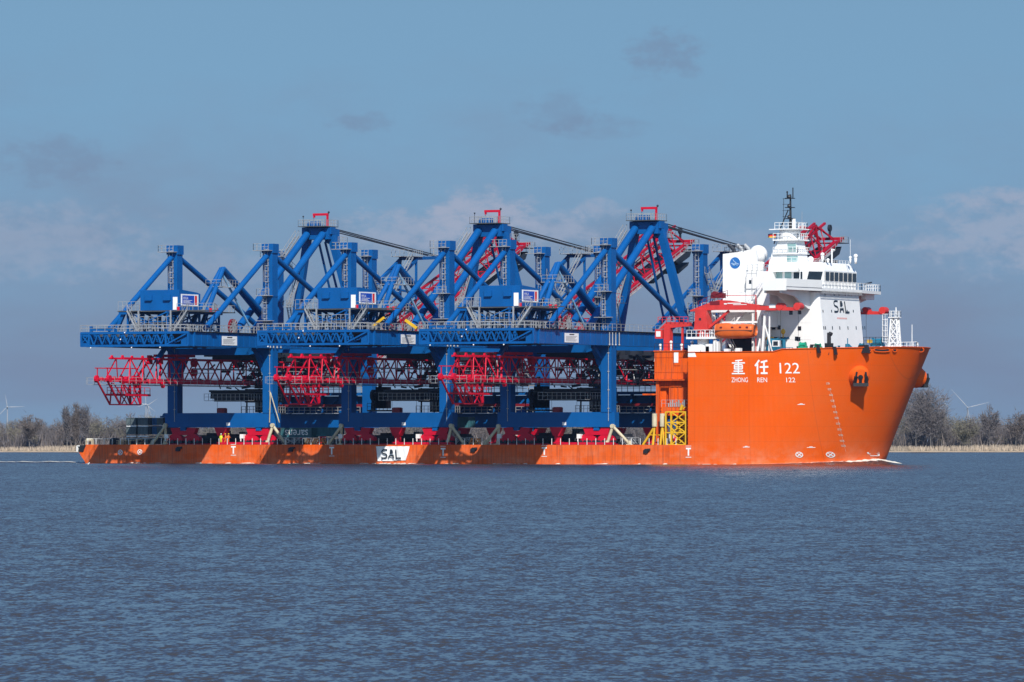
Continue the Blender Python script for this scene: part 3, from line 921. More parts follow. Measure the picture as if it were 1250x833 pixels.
kk = (1037.5-625)/FPX; Yr = (kk*(DIST-60*S_)-60*C_)/(S_-kk*C_)
zl = at(1028, 381, 0).z
strokes(lg, [((a[0]+Yl, a[1]+zl), (c[0]+Yl, c[1]+zl), *(q_)) for a, c, *q_ in logo_strokes(Yr-Yl, 1.75)], fmap, .30)
lg.build('owner_logo', M_LOGO, deckhouse)
lg = MB()
for i in range(9): lg.add([fmap(Yl+.9+i*.45, zl-1.15), fmap(Yl+1.2+i*.45, zl-1.15), fmap(Yl+1.2+i*.45, zl-.9), fmap(Yl+.9+i*.45, zl-.9)], [(0,1,2,3)])
lg.build('red_lettering', mat('faded_red', (.72, .30, .28), .5), deckhouse)
sm = MB()
for z in (20.2, 22.9, 25.4): sm.box(43.3, 58.5, -8.34, -8.3, z, z+.05)
for x in (47.5, 53, 57): sm.box(x, x+.05, -8.33, -8.3, DKZ, 27.8)
sm.build('wall_seam', M_WHITEC, deckhouse)
# bridge deck with wings
bd = MB()
ZB = 28.0
poly = [(52.2, -9.4), (55.3, -19.96), (59.25, -19.96), (60.2, -8), (60.2, 8.2), (58.8, 19.2), (56, 19.2), (54, 8.2), (52.2, 8.2)]
bd.prism(poly, 'z', ZB, ZB+.5)
bd.prism([(55.2, -20), (59.3, -20), (59.3, -19.7), (55.2, -19.7)], 'z', ZB-.15, ZB+1.75)
bd.prism([(59.1, -19.7), (59.95, -10), (60.1, -8), (60.3, -8), (59.35, -19.9)], 'z', ZB+.5, ZB+1.75)
bd.prism([(55.2, -19.7), (55.4, -19.7), (52.6, -9.4), (52.3, -9.4)], 'z', ZB+.5, ZB+1.6)
bd.prism([(-19.6, ZB), (-8.3, ZB), (-8.3, ZB-2.9), (-9, ZB-2.9), (-14.5, ZB-.9), (-19.6, ZB-.5)], 'x', 55.3, 55.6)
bd.prism([(-19.6, ZB), (-8.3, ZB), (-8.3, ZB-2.9), (-9, ZB-2.9), (-14.5, ZB-.9), (-19.6, ZB-.5)], 'x', 58.0, 58.3)
bd.prism([(8.4, ZB), (19.0, ZB), (19.0, ZB-.6), (9.5, ZB-2.6), (8.4, ZB-2.6)], 'x', 56.6, 56.95)
bd.prism([(14.0, ZB), (17.6, ZB), (17.6, ZB-.9), (14, ZB-.9)], 'x', 57.5, 58.3)
wing = bd.build('bridge_deck', M_WHITE, ship)
b = MB(); b.rail([(60.1, -8, ZB+.5), (60.1, 8.2, ZB+.5), (58.7, 19.1, ZB+.5), (56.1, 19.1, ZB+.5)], step=1.3, w=.08); b.build('railing', M_WHITEC, wing)
b = MB(); b.bar((58.5, 13, ZB+1.6), (57.6, 18, ZB+2.0), .22); b.bar((58.2, 14.5, ZB+.5), (58.2, 14.5, ZB+1.6), .12); b.build('wing_awning_pole', M_DARK, wing)
b = MB()
for k in range(34): b.box(60.22, 60.27, -8+k*.48, -7.85+k*.48, ZB-.35, ZB+.15)
b.box(60.2, 60.25, -8, 8.3, ZB-.4, ZB-.3); b.build('deck_grating', M_GREY, wing)
# wheelhouse
wh = MB()
ZW0, ZW1 = ZB+.5, 32.0
low = [(57.0, -8.8), (57.0, -9.8), (57.9, -9.8), (59.7, -6.1), (59.7, 6.9), (58.2, 8.2), (53, 8.2), (53, -8.8)]
hi = [(56.6, -8.8), (56.6, -9.6), (57.4, -9.5), (58.6, -6.2), (58.6, 6.6), (57.6, 7.8), (53, 7.8), (53, -8.8)]
n_ = len(low)
lv = [(x, y, ZW0) for x, y in low]; mv = [(x+.12*(x > 55), y, 31.35) for x, y in low]; hv = [(x, y, 32.75) for x, y in hi]
fs = [(i, (i+1) % n_, (i+1) % n_+n_, i+n_) for i in range(n_)] + [(i+n_, (i+1) % n_+n_, (i+1) % n_+2*n_, i+2*n_) for i in range(n_)] + [tuple(range(2*n_, 3*n_))]
wh.add(lv+mv+hv, fs)
wheel = wh.build('wheelhouse', M_WHITE, ship)
def quad_on(mb, p0, p1, z0, z1, s0, s1, skew=0.0, lift=.04, m=0):
    p0, p1 = Vector((*p0, 0)), Vector((*p1, 0)); d = p1-p0; nv = Vector((d.y, -d.x, 0)).normalized()
    f = lambda s, z: p0 + d*s + nv*(lift) + Vector((0, 0, z))
    mb.add([f(s0-skew, z0), f(s1-skew, z0), f(s1, z1), f(s0, z1)], [(0,1,2,3)], m)
for i in range(7):
    b = MB(); s0 = .03 + i*.139
    quad_on(b, (59.75, -6.1), (59.75, 6.9), 29.75, 31.15, s0, s0+.112, .0, .14); b.build('bridge_window', M_GLASS, wheel)
b = MB(); quad_on(b, (57.95, -9.8), (59.72, -6.1), 29.55, 31.15, .2, .92, .12, .15); b.build('corner_window', M_GLASS, wheel)
b = MB(); quad_on(b, (57, -9.82), (57.9, -9.82), 29.9, 31.1, .3, .7); b.build('side_light', M_GLASS, wheel)
b = MB(); b.rail([(57.3, -8.8, 32.75), (58.5, -6.1, 32.75), (58.5, 6.5, 32.75)], h=.5, step=1.2, w=.05); b.build('railing', M_WHITEC, wheel)
# aft part of the bridge with its pale windows
b = MB(); b.box(52.2, 52.9, -9.0, 8.2, ZB+.52, 31.1); b.box(52.9, 57.0, -9.0, -8.85, ZB+.52, 31.1); b.box(51.8, 56.9, -10.3, 8.0, 31.12, 32.3); b.box(46.8, 52.15, -8.2, 8.0, 25.06, 30.4); b.box(46.8, 51.7, -8.0, 8, 30.42, 31.3)
ab = b.build('bridge_annex', M_WHITE, ship)
for px, w in ((951, 1.15), (962, 1.15)):
    p = at(px, 336.5, -9.02); b = MB(); b.box(p.x-w/2, p.x+w/2, -9.06, -9.01, p.z-.55, p.z+.55); b.build('annex_window', M_PGLASS, ab)
p = at(973, 336.5, -9.02); b = MB(); b.box(p.x-.6, p.x+.6, -9.06, -9.01, p.z-.5, p.z+.5); b.build('dark_window', M_GLASS, ab)
p = at(981, 338, -9.02); b = MB(); b.box(p.x-.25, p.x+.25, -9.06, -9.01, p.z-.9, p.z+.9); b.build('annex_door', mat('door_grey', (.25, .27, .28), .5), ab)
b = MB()
for i in range(6): b.box(52.0+i*.85, 52.7+i*.85, -10.35, -10.305, 31.3, 32.2)
b.rail([(51.9, -10.2, 32.3), (56.8, -10.2, 32.3)], step=.9, w=.06); b.build('weather_cloth', M_WHITEC, ab)
# signal mast
mt = MB()
mx, my = 51.6, -1.0
mt.prism([(mx-3.2, 32.3), (mx+2.6, 32.3), (mx+1.6, 36.4), (mx-1.4, 36.4), (mx-2.6, 34.4)], 'y', my-1.8, my+1.6)
mt.box(mx-2.2, mx+2.3, my-2.4, my+2.2, 36.4, 36.6); mt.tube((mx-.2, my, 36.5), (mx-.2, my, 38.2), 1.75, 20)
mt.box(mx-2.0, mx+2.3, my-2.2, my+2.2, 38.2, 38.36); mt.box(mx-3.8, mx-2.0, my-.3, my+.3, 38.25, 38.4)
mt.tube((mx+.5, my, 38.3), (mx+.5, my, 40.0), .32, 12); mt.box(mx-1.6, mx-.4, my-.9, my+.6, 34.4, 36.4)
mt.box(mx-2.2, mx+2.4, my-2.2, my+2.0, 34.2, 34.35)
mast = mt.build('signal_mast', M_WHITE, ship)
b = MB()
for z, w in ((38.36, 2.0), (36.6, 2.2), (34.35, 2.2)):
    b.rail([(mx-w, my-w, z), (mx+w, my-w, z), (mx+w, my+w, z), (mx-w, my+w, z)], step=.8, w=.07, h=1.0)
b.build('railing', M_WHITEC, mast)
b = MB(); b.box(mx+.2, mx+1.7, my-1.85, my-1.78, 34.6, 35.9); b.box(mx+.1, mx+2.0, my-1.85, my-1.78, 32.6, 33.9); b.build('mast_window', M_PGLASS, mast)
b = MB()
b.tube((mx-.1, my, 38.3), (mx-.1, my, 44.0), .24, 10, .13)
for z in (40.0, 41.8, 43.3): b.box(mx-.9, mx+.5, my-.5, my+.5, z, z+.12); b.sphere((mx-.2, my-.2, z+.3), .38, 8, 6)
b.tube((mx-1.7, my-.6, 38.3), (mx-.4, my-.2, 41.5), .10, 6); b.tube((mx-1.4, my, 39), (mx-1.3, my, 43.4), .04, 6)
for z in (40.4, 41.4, 42.4, 43.3): b.bar((mx-1.5, my, z), (mx-.2, my, z), .06)
b.box(mx-.75, mx-.6, my-.08, my+.08, 43.4, 44.3); b.box(mx+.28, mx+.4, my-.08, my+.08, 43.4, 45.1); b.sphere((mx-.68, my, 44.4), .17, 8, 5)
b.build('black_pole', M_BLACK, mast)
b = MB(); b.tube((mx+1.6, my+.8, 38.3), (mx+1.6, my+.8, 41.2), .03, 5); b.tube((mx+4.2, my+3, 33), (mx+4.2, my+3, 38), .03, 5); b.build('whip_aerial', M_GREY, mast)
# domes and radar posts
def dome(px, py, Y, r, zb, label=None):
    p = at(px, py, Y); b = MB(); b.sphere(p, r, 20, 14)
    b.tube((p.x, p.y, zb), (p.x, p.y, p.z-r*.8), r*.55, 12, r*.7)
    return b.build('satellite_dome', M_WHITEC, ship, smooth=True)
dome(925.5, 311, .5, 1.55, 30); dome(989.5, 317, -5.5, .52, 32.7); dome(1004, 311, -4, .34, 32.7); dome(1010.7, 317.5, -3, .26, 32.7); dome(1038, 314.5, 4, .24, 32.7); dome(1044.5, 312.8, 5, .36, 32.7)
p = at(1015.5, 320, -2); b = MB(); b.tube((p.x, p.y, 32.7), (p.x, p.y, 35.0), .14, 8); b.sphere((p.x+.35, p.y, 34.8), .16, 8, 5); b.tube((p.x+1.5, 2, 32.7), (p.x+1.5, 2, 36.6), .03, 5); b.build('radar_post', M_WHITEC, ship)
# funnel
fu = MB()
fx0, fx1, fy0, fy1 = 42.6, 47.2, -8.0, -4.4
ring = [(fx0, fy0), (fx1-1.8, fy0), (fx1-.3, fy0+1.5), (fx1, fy0+3), (fx1, fy1), (fx0, fy1)]
k = len(ring)
zt = [34.2, 34.5, 34.9, 34.9, 34.9, 34.2]
fu.add([(x, y, 24.9) for x, y in ring] + [(x, y, z) for (x, y), z in zip(ring, zt)], [(i, (i+1) % k, (i+1) % k+k, i+k) for i in range(k)] + [tuple(range(k, 2*k))])
funnel = fu.build('funnel', M_WHITE, ship)
b = MB()
c = at(897.3, 321.2, fy0-.03)
def disc(mb, c, r, yo, n=28, m=0): mb.add([(c.x+r*math.cos(2*math.pi*q/n), c.y-yo, c.z+r*math.sin(2*math.pi*q/n)) for q in range(n)], [tuple(range(n))], m)
disc(b, c, .93, 0)
lo = b.build('funnel_emblem', mat('emblem_blue', (.02, .14, .42), .4, var=.04), funnel)
b = MB()
wv = lambda dz, x0, x1, w: [((x0+(x1-x0)*q/8, dz+.09*math.sin(q*1.5)), (x0+(x1-x0)*(q+1)/8, dz+.09*math.sin((q+1)*1.5)), w) for q in range(8)]
strokes(b, wv(-.12, -.72, .72, .10) + wv(-.32, -.55, .5, .07) + [((-.35,.55),(-.1,.2),.1), ((-.1,.22),(.25,.02),.1), ((-.4,.0),(-.15,-.3),.09)], lambda u, v_, l=0: (c.x+u, c.y-.02-l, c.z+v_), .08)
b.build('emblem_waves', mat('emblem_pale', (.45, .62, .80), .4), lo)
b = MB(); b.box(45.5, 46.3, fy0-.03, fy0, 27.6, 28.0); b.box(47.0, 47.4, fy0, fy0+.3, 27.6, 27.9); b.rail([(fx0, fy0-1.5, 25.2), (fx1+1, fy0-1.5, 25.2)], step=1.2, w=.06); b.build('funnel_vent', M_GREY, funnel)
for dx, dy in ((.3, .2), (1.5, .8), (2.6, 1.2)):
    b = MB(); b.tube((43.6+dx, -6.4+dy, 34.2), (43.4+dx, -6.4+dy, 35.1), .30, 12); b.tube((43.45+dx, -6.4+dy, 34.95), (42.6+dx, -6.4+dy, 35.75), .32, 12); b.build('exhaust_pipe', M_GREY if dx > 1 else M_DARK, funnel)
b = MB(); b.rail([(42.8, -7.8, 34.2), (46.2, -7.8, 34.5)], step=.8, w=.06); b.build('funnel_railing', M_DARK, funnel)
# aft decks, stairs
b = MB()
b.box(41.0, 50.4, -13, 12, 24.6, 25.05); b.box(42.6, 50.4, -13, 12, 21.6, 22.0)
b.box(43.0, 43.3, -12.6, -12.3, DKZ, 24.6); b.box(50, 50.3, -12.8, -12.5, DKZ, 24.6); b.box(44, 50, -9.8, -8.31, 22.0, 24.6)
b.box(50.4, 52.6, -11.6, -8.3, 22.2, 31.2); b.box(49.6, 52.0, -12.0, -10.5, DKZ, 22.4)
ad = b.build('aft_deck', M_WHITE, ship)
b = MB(); b.rail([(41.1, -12.9, 25.05), (50.3, -12.9, 25.05)], step=1.2, w=.06); b.rail([(42.7, -12.9, 22.0), (50.3, -12.9, 22.0)], step=1.2, w=.06); b.build('railing', M_WHITEC, ad)
b = MB(); b.stair((46.0, -12.2, 22.0), (48.4, -12.2, 24.8), (0, .9, 0)); b.stair((49.0, -12.4, 25.1), (52.0, -12.4, 29.3), (0, .9, 0)); b.stair((46.5, -12.2, 18), (44.4, -12.2, 21.8), (0, .9, 0)); b.build('stairs', M_WHITEC, ad)
b = MB(); b.box(48.2, 48.7, -13.05, -12.9, 22.1, 23.0); b.box(50.0, 50.5, -13.1, -12.9, 25.2, 25.9); b.build('locker', M_SIGNR, ad)
b = MB(); b.box(41.6, 42.0, -14.1, -8.31, DKZ, 18.4); b.tube((50.9, -13.2, 18), (50.9, -13.2, 27.3), .08, 6); b.bar((43, -13.2, 27.3), (50.9, -13.2, 27.3), .1); b.build('fire_pipe', M_CORAL, ad)

# doors, ports and pipes on the aft house
b = MB()
for x, z in ((47.6, 27.4), (49.2, 27.4), (50.9, 27.4), (47.6, 29.6), (50.9, 29.6), (48.4, 23.2), (46.6, 20.4)):
    b.box(x-.2, x+.2, -8.36 if z < 25 else -8.25, -8.32 if z < 25 else -8.21, z-.3, z+.3)
b.build('side_window', M_GLASS, ad)
b = MB(); b.box(49.6, 50.3, -8.26, -8.21, 25.1, 27.0); b.box(45.2, 45.9, -8.36, -8.31, 22.0, 23.9); b.box(51.2, 51.9, -11.66, -11.61, 22.4, 24.2); b.build('door', M_GREY, ad)
b = MB()
for x in (46.9, 48.0, 51.0): b.tube((x, -8.35, 25.1), (x, -8.35, 30.3), .05, 6)
b.bar((46.9, -8.35, 28.5), (52.1, -8.35, 28.5), .08); b.rail([(46.9, -8.0, 30.4), (52.0, -8.0, 30.4)], step=.9, w=.06); b.rail([(46.9, -7.8, 31.3), (51.6, -7.8, 31.3)], step=.9, w=.06)
b.box(47.4, 48.4, -8.9, -8.22, 25.1, 26.0); b.tube((49.0, -8.8, 25.1), (49.0, -8.8, 26.4), .22, 8)
b.build('pipework', M_GREY, ad)

# deck cranes of the ship: starboard (stowed forward along the boat deck) and port
def deck_crane(y, full):
    pl = at(854, 413, -17).x
    x = 43.3
    b = MB(); b.tube((x, y, DKZ), (x, y, 20.2), .95, 20); b.box(x-2.2, x+2.9, y-1.8, y+1.8, 20.2, 20.55)
    b.tube((x-.6, y-1.2, DKZ), (x-.6, y-1.2, 18.4), .7, 10)
    pd = b.build('crane_pedestal', M_WHITE, ship)
    b = MB(); b.rail([(x-2.1, y-1.7, 20.55), (x+2.8, y-1.7, 20.55)], step=.8, w=.07)
    for q in range(7): b.tube((x+.1+q*.42, y-1.4, 20.55), (x+.1+q*.42, y-1.4, 21.2+.5*((q*37) % 3)/2), .09, 8)
    b.build('railing', M_WHITEC, pd)
    b = MB()
    b.tube((x, y, 20.55), (x, y, 21.7), .95, 18); b.prism([(x-1.15, 21.7), (x+1.2, 21.7), (x+.95, 25.0), (x-.95, 25.0)], 'y', y-1.0, y+1.0)
    b.box(x-1.2, x+1.3, y-1.05, y+1.05, 21.6, 21.9)
    cb = b.build('crane_body', M_CORAL, ship)
    b = MB(); b.box(x-.3, x+.1, y-1.03, y-1.0, 23.2, 23.6); b.build('crane_vent', M_DARK, cb)
    b = MB()
    tipx = 60.2
    pl_ = [at(a, c, -17.6) for a, c in ((842.5, 379), (852, 375), (866, 369.8), (877, 366.5), (888, 366.8), (902, 368.8), (915, 371), (940, 374), (972, 375.6), (972, 379.2), (935, 379), (905, 378.4), (870, 378.6), (842.5, 380.5))]
    b.prism([(q.x, q.z) for q in pl_], 'y', y-.62, y+.62)
    for q in (tipx-3.1, tipx): b.tube((q, y-.75, 25.3), (q, y+.75, 25.3), .62, 16)
    b.bar((x+1.1, y, 22.1), (x+4.6, y, 24.7), .38)
    bo = b.build('crane_boom', M_CORAL, ship)
    b = MB()
    b.box(x+4.6, x+7.0, y-.66, y-.62, 25.85, 26.0); b.box(x+5.6, x+8.0, y-.66, y-.62, 25.65, 25.75); b.box(x+4.0, x+4.5, y-.66, y-.62, 25.75, 25.95); b.box(x+12.0, x+13.1, y-.68, y-.62, 25.1, 25.7)
    b.build('boom_lettering', M_WHITEC, bo)
    b = MB(); b.box(x+1.5, x+3.2, y-.67, y-.62, 25.7, 26.3); b.build('boom_opening', M_DRED, bo)
    b = MB(); b.box(x+1.6, x+3.8, y-.5, y+.5, 26.8, 27.6); b.tube((x+2.2, y-.6, 27.5), (x+2.2, y+.6, 27.5), .4, 12); b.rail([(x-.6, y-.6, 25.2), (x+1.6, y-.6, 26.1), (x+4.6, y-.6, 26.9)], step=.7, w=.06); b.build('boom_winch', M_DRED, bo)
    b = MB()
    for q in (tipx-3.1, tipx): b.tube((q, y-.2, 25), (q, y-.2, 18.6), .03, 5)
    b.build('hoist_rope', M_CABLE, bo)
deck_crane(-17, True)
deck_crane(17.2, False)
# boat davits
b = MB()
for x in (46.0, 53.0):
    for dy in (-17.4, -15.4):
        b.bar((x, dy, DKZ), (x+.1, -16.4, 20.2), .2)
b.bar((53.6, -16.6, DKZ), (54.1, -16.6, 24.6), .34); b.bar((54.1, -16.6, 24.5), (56.2, -16.6, 24.9), .3); b.bar((55.8, -17.2, DKZ), (54.0, -16.6, 22.5), .18); b.bar((52.8, -15.4, DKZ), (53.8, -16.2, 22.6), .24); b.bar((54.8, -16.6, DKZ), (54.9, -16.6, 24.4), .2)
b.bar((46.2, -16.4, 22.8), (52.6, -16.4, 22.9), .3); b.bar((46.2, -16.4, DKZ), (46.2, -16.4, 24.2), .3); b.sphere((46.2, -16.4, 24.0), .4, 8, 6)
b.box(55.8, 57.0, -17.6, -16.9, 18.9, 19.9)
b.build('boat_davit', M_WHITEC, ship)
b = MB(); b.box(56.0, 56.8, -17.64, -17.58, 19.05, 19.75); b.build('davit_panel', M_DARK, ship)
# bow mast and jackstaff
b = MB()
mx, my = 69.8, -.5
z0, z1 = 17.6, 23.7
for sx in (-1, 1):
    for sy in (-1, 1):
        b.bar((mx+sx*.85, my+sy*.75, z0), (mx+sx*.5, my+sy*.45, z1), .19)
for q in range(4):
    t0, t1 = q/4, (q+1)/4
    w0, w1 = .85-.35*t0, .85-.35*t1; v0, v1 = .75-.3*t0, .75-.3*t1
    za, zb_ = z0+(z1-z0)*t0, z0+(z1-z0)*t1
    for sy in (-1, 1):
        b.bar((mx-w0, my+sy*v0, za), (mx+w1, my+sy*v1, zb_), .13); b.bar((mx+w0, my+sy*v0, za), (mx-w1, my+sy*v1, zb_), .13)
        b.bar((mx-w1, my+sy*v1, zb_), (mx+w1, my+sy*v1, zb_), .12)
    for sx in (-1, 1): b.bar((mx+sx*w0, my-v0, za), (mx+sx*w1, my+v1, zb_), .13)
b.box(mx-.85, mx+.8, my-.75, my+.75, z1, z1+.14)
b.rail([(mx-.8, my-.7, z1+.1), (mx+.75, my-.7, z1+.1), (mx+.75, my+.7, z1+.1), (mx-.8, my+.7, z1+.1), (mx-.8, my-.7, z1+.1)], step=.55, w=.055, h=1.0)
b.tube((mx+.2, my, z1), (mx+.2, my, z1+1.7), .09, 8)
b.ladder((mx-1.1, my-.8, z0), 6.0, (.6,-.2,0), (-.8,-.3,0))
b.build('bow_mast', M_WHITEC, ship)
b = MB(); b.tube((72.6, 0, 18.2), (72.6, 0, 22.6), .08, 8, .05); b.rail([(70.4, -5.5, 18.5), (72.4, -3, 18.6), (73.4, 0, 18.7), (72.4, 3, 18.6)], step=.9, w=.08); b.build('jackstaff', M_WHITEC, ship)

# mooring gear on the castle deck
def winch(px, py, Y, r, L, m):
    p = at(px, py, Y); b = MB()
    b.tube((p.x-L/2, Y, p.z), (p.x+L/2, Y, p.z), r*.8, 16)
    for q in (-L/2, L/2): b.tube((p.x+q-.06, Y, p.z), (p.x+q+.06, Y, p.z), r, 18)
    b.box(p.x-L/2-.3, p.x+L/2+.3, Y-r*.6, Y+r*.6, DKZ, p.z-r*.4)
    return b.build('mooring_winch', m, ship)
winch(945, 418, -13, .85, 1.7, M_TEAL); winch(1071, 418, 4, .75, 1.6, M_TEAL); winch(980, 421, -17.2, .45, .9, M_GREEN); winch(998.5, 422, -16.8, .35, .8, M_GREEN); winch(1052, 422, -3, .4, .6, M_TEAL)
p = at(957, 415, -13); b = MB(); b.tube((p.x, -13, DKZ), (p.x, -13, p.z), .3, 10); b.bar((p.x-.8, -13, p.z), (p.x+.9, -13, p.z+.3), .35); b.rail([(p.x-2.4, -14, 17.7), (p.x+2, -14, 17.7)], step=.6, w=.08); b.build('winch_gear', M_TEAL, ship)
p = at(956, 405, -13); b = MB(); b.sphere((p.x, -13, p.z), .36, 14, 8, sz=1.3); b.tube((p.x, -13, p.z-1.2), (p.x, -13, p.z-.3), .1, 8); b.build('hook_block', M_YELLOW, ship)
p = at(940, 413.5, -12); b = MB(); b.tube((p.x-.6, -12, p.z), (p.x+.6, -12, p.z), .26, 12); b.build('yellow_cylinder', M_YELLOW, ship)
p = at(1012, 411, -11)
b = MB(); b.tube((p.x, -11, DKZ), (p.x, -11, 21.2), .32, 12); b.tube((p.x, -11, 21.1), (p.x+.5, -11, 20.9), .3, 10); b.box(p.x-.8, p.x+.8, -11.5, -10.5, DKZ, 18.6); b.box(p.x-.6, p.x+.6, -11.4, -10.6, 18.6, 19.5); b.build('black_ventilator', M_BLACK, ship)
p = at(1034, 414, -9); b = MB(); b.tube((p.x, -9, DKZ), (p.x, -9, 19.4), .42, 12, .28); b.bar((p.x+.2, -9, 19.3), (p.x+1.3, -9, 18.3), .3); b.tube((p.x+.1, -9, 19.4), (p.x+.1, -9, 20.3), .08, 6); b.build('teal_ventilator', M_TEAL, ship)
for k in range(22):
    px = rnd.choice((rnd.uniform(1014, 1048), rnd.uniform(1048, 1082), rnd.uniform(935, 975)))
    p = at(px, 421, rnd.uniform(-7, -2) if px > 1000 else rnd.uniform(-12, -10)); b = MB(); b.box(p.x-.12, p.x+.14, p.y-.2, p.y+.2, DKZ, rnd.uniform(18.5, 19.2)); b.build('bollard', rnd.choice((M_DARK, M_DARK, M_WHITEC, M_TEAL)), ship)
b = MB(); b.rail([tuple(at(1054, 421, -6)), tuple(at(1084, 421, -6))], h=1.2, step=1.1, w=.07); b.build('deck_fence', M_DARK, ship)
p = at(1062, 416.5, -4); b = MB(); b.box(p.x-.35, p.x+.25, -4.4, -3.6, p.z-.3, p.z+.2); b.build('yellow_box', M_YELLOW, ship)
# boat deck clutter below the lifeboat
b = MB()
for px, w, h in ((849, 1.3, 1.2), (862, 1.5, .9), (867, 1.2, 1.3), (888, .8, .5), (902, .8, .6), (873.5, .3, 1.9), (877, .3, 1.7)):
    p = at(px, 428, -18); b = MB(); b.box(p.x-w/2, p.x+w/2, -18.5, -17.6, DKZ+.1, 18.1+h); b.build('deck_locker', M_WHITEC, ship)
# small red crane and winches on the casing roof
b = MB(); A_, B_ = at(812, 424, -12), at(822, 397, -12)
b.box(A_.x, A_.x+1.1, -12.6, -11.4, 18.46, B_.z); b.prism([(A_.x-.9, B_.z-.6), (A_.x+4.6, B_.z-.2), (A_.x+4.6, B_.z+.4), (A_.x+.4, B_.z+.5)], 'y', -12.4, -11.6); b.box(A_.x-1.5, A_.x-.2, -12.7, -11.5, B_.z-2.2, B_.z-.7); b.rail([(A_.x-1, -12.6, B_.z+.4), (A_.x+4.4, -12.6, B_.z+.4)], h=.9, step=.8, w=.08); b.box(A_.x+3, A_.x+3.3, -12.2, -11.9, 18.46, B_.z-.2)
cc = b.build('casing_crane', M_CORAL, ship)
b = MB(); b.box(A_.x-1.3, A_.x-.5, -12.75, -12.7, B_.z-1.9, B_.z-1.0); b.build('cab_panel', M_WHITE, cc)
b = MB(); b.box(43.6, 54, -8.36, -8.31, 18, 20.6); b.build('boat_deck_shade', M_DARK, deckhouse)  # dark panel painting the shade on the foot of the deckhouse wall
b = MB(); v0 = at(840, 424, -20.02); b.add([(42.02, -20.03, 17.3), (43.5, -20.03, 17.3), (43.0, -20.03, 18.7), (42.02, -20.03, 19.2)], [(0,1,2,3)]); b.build('corner_plate', M_WHITE, ship)
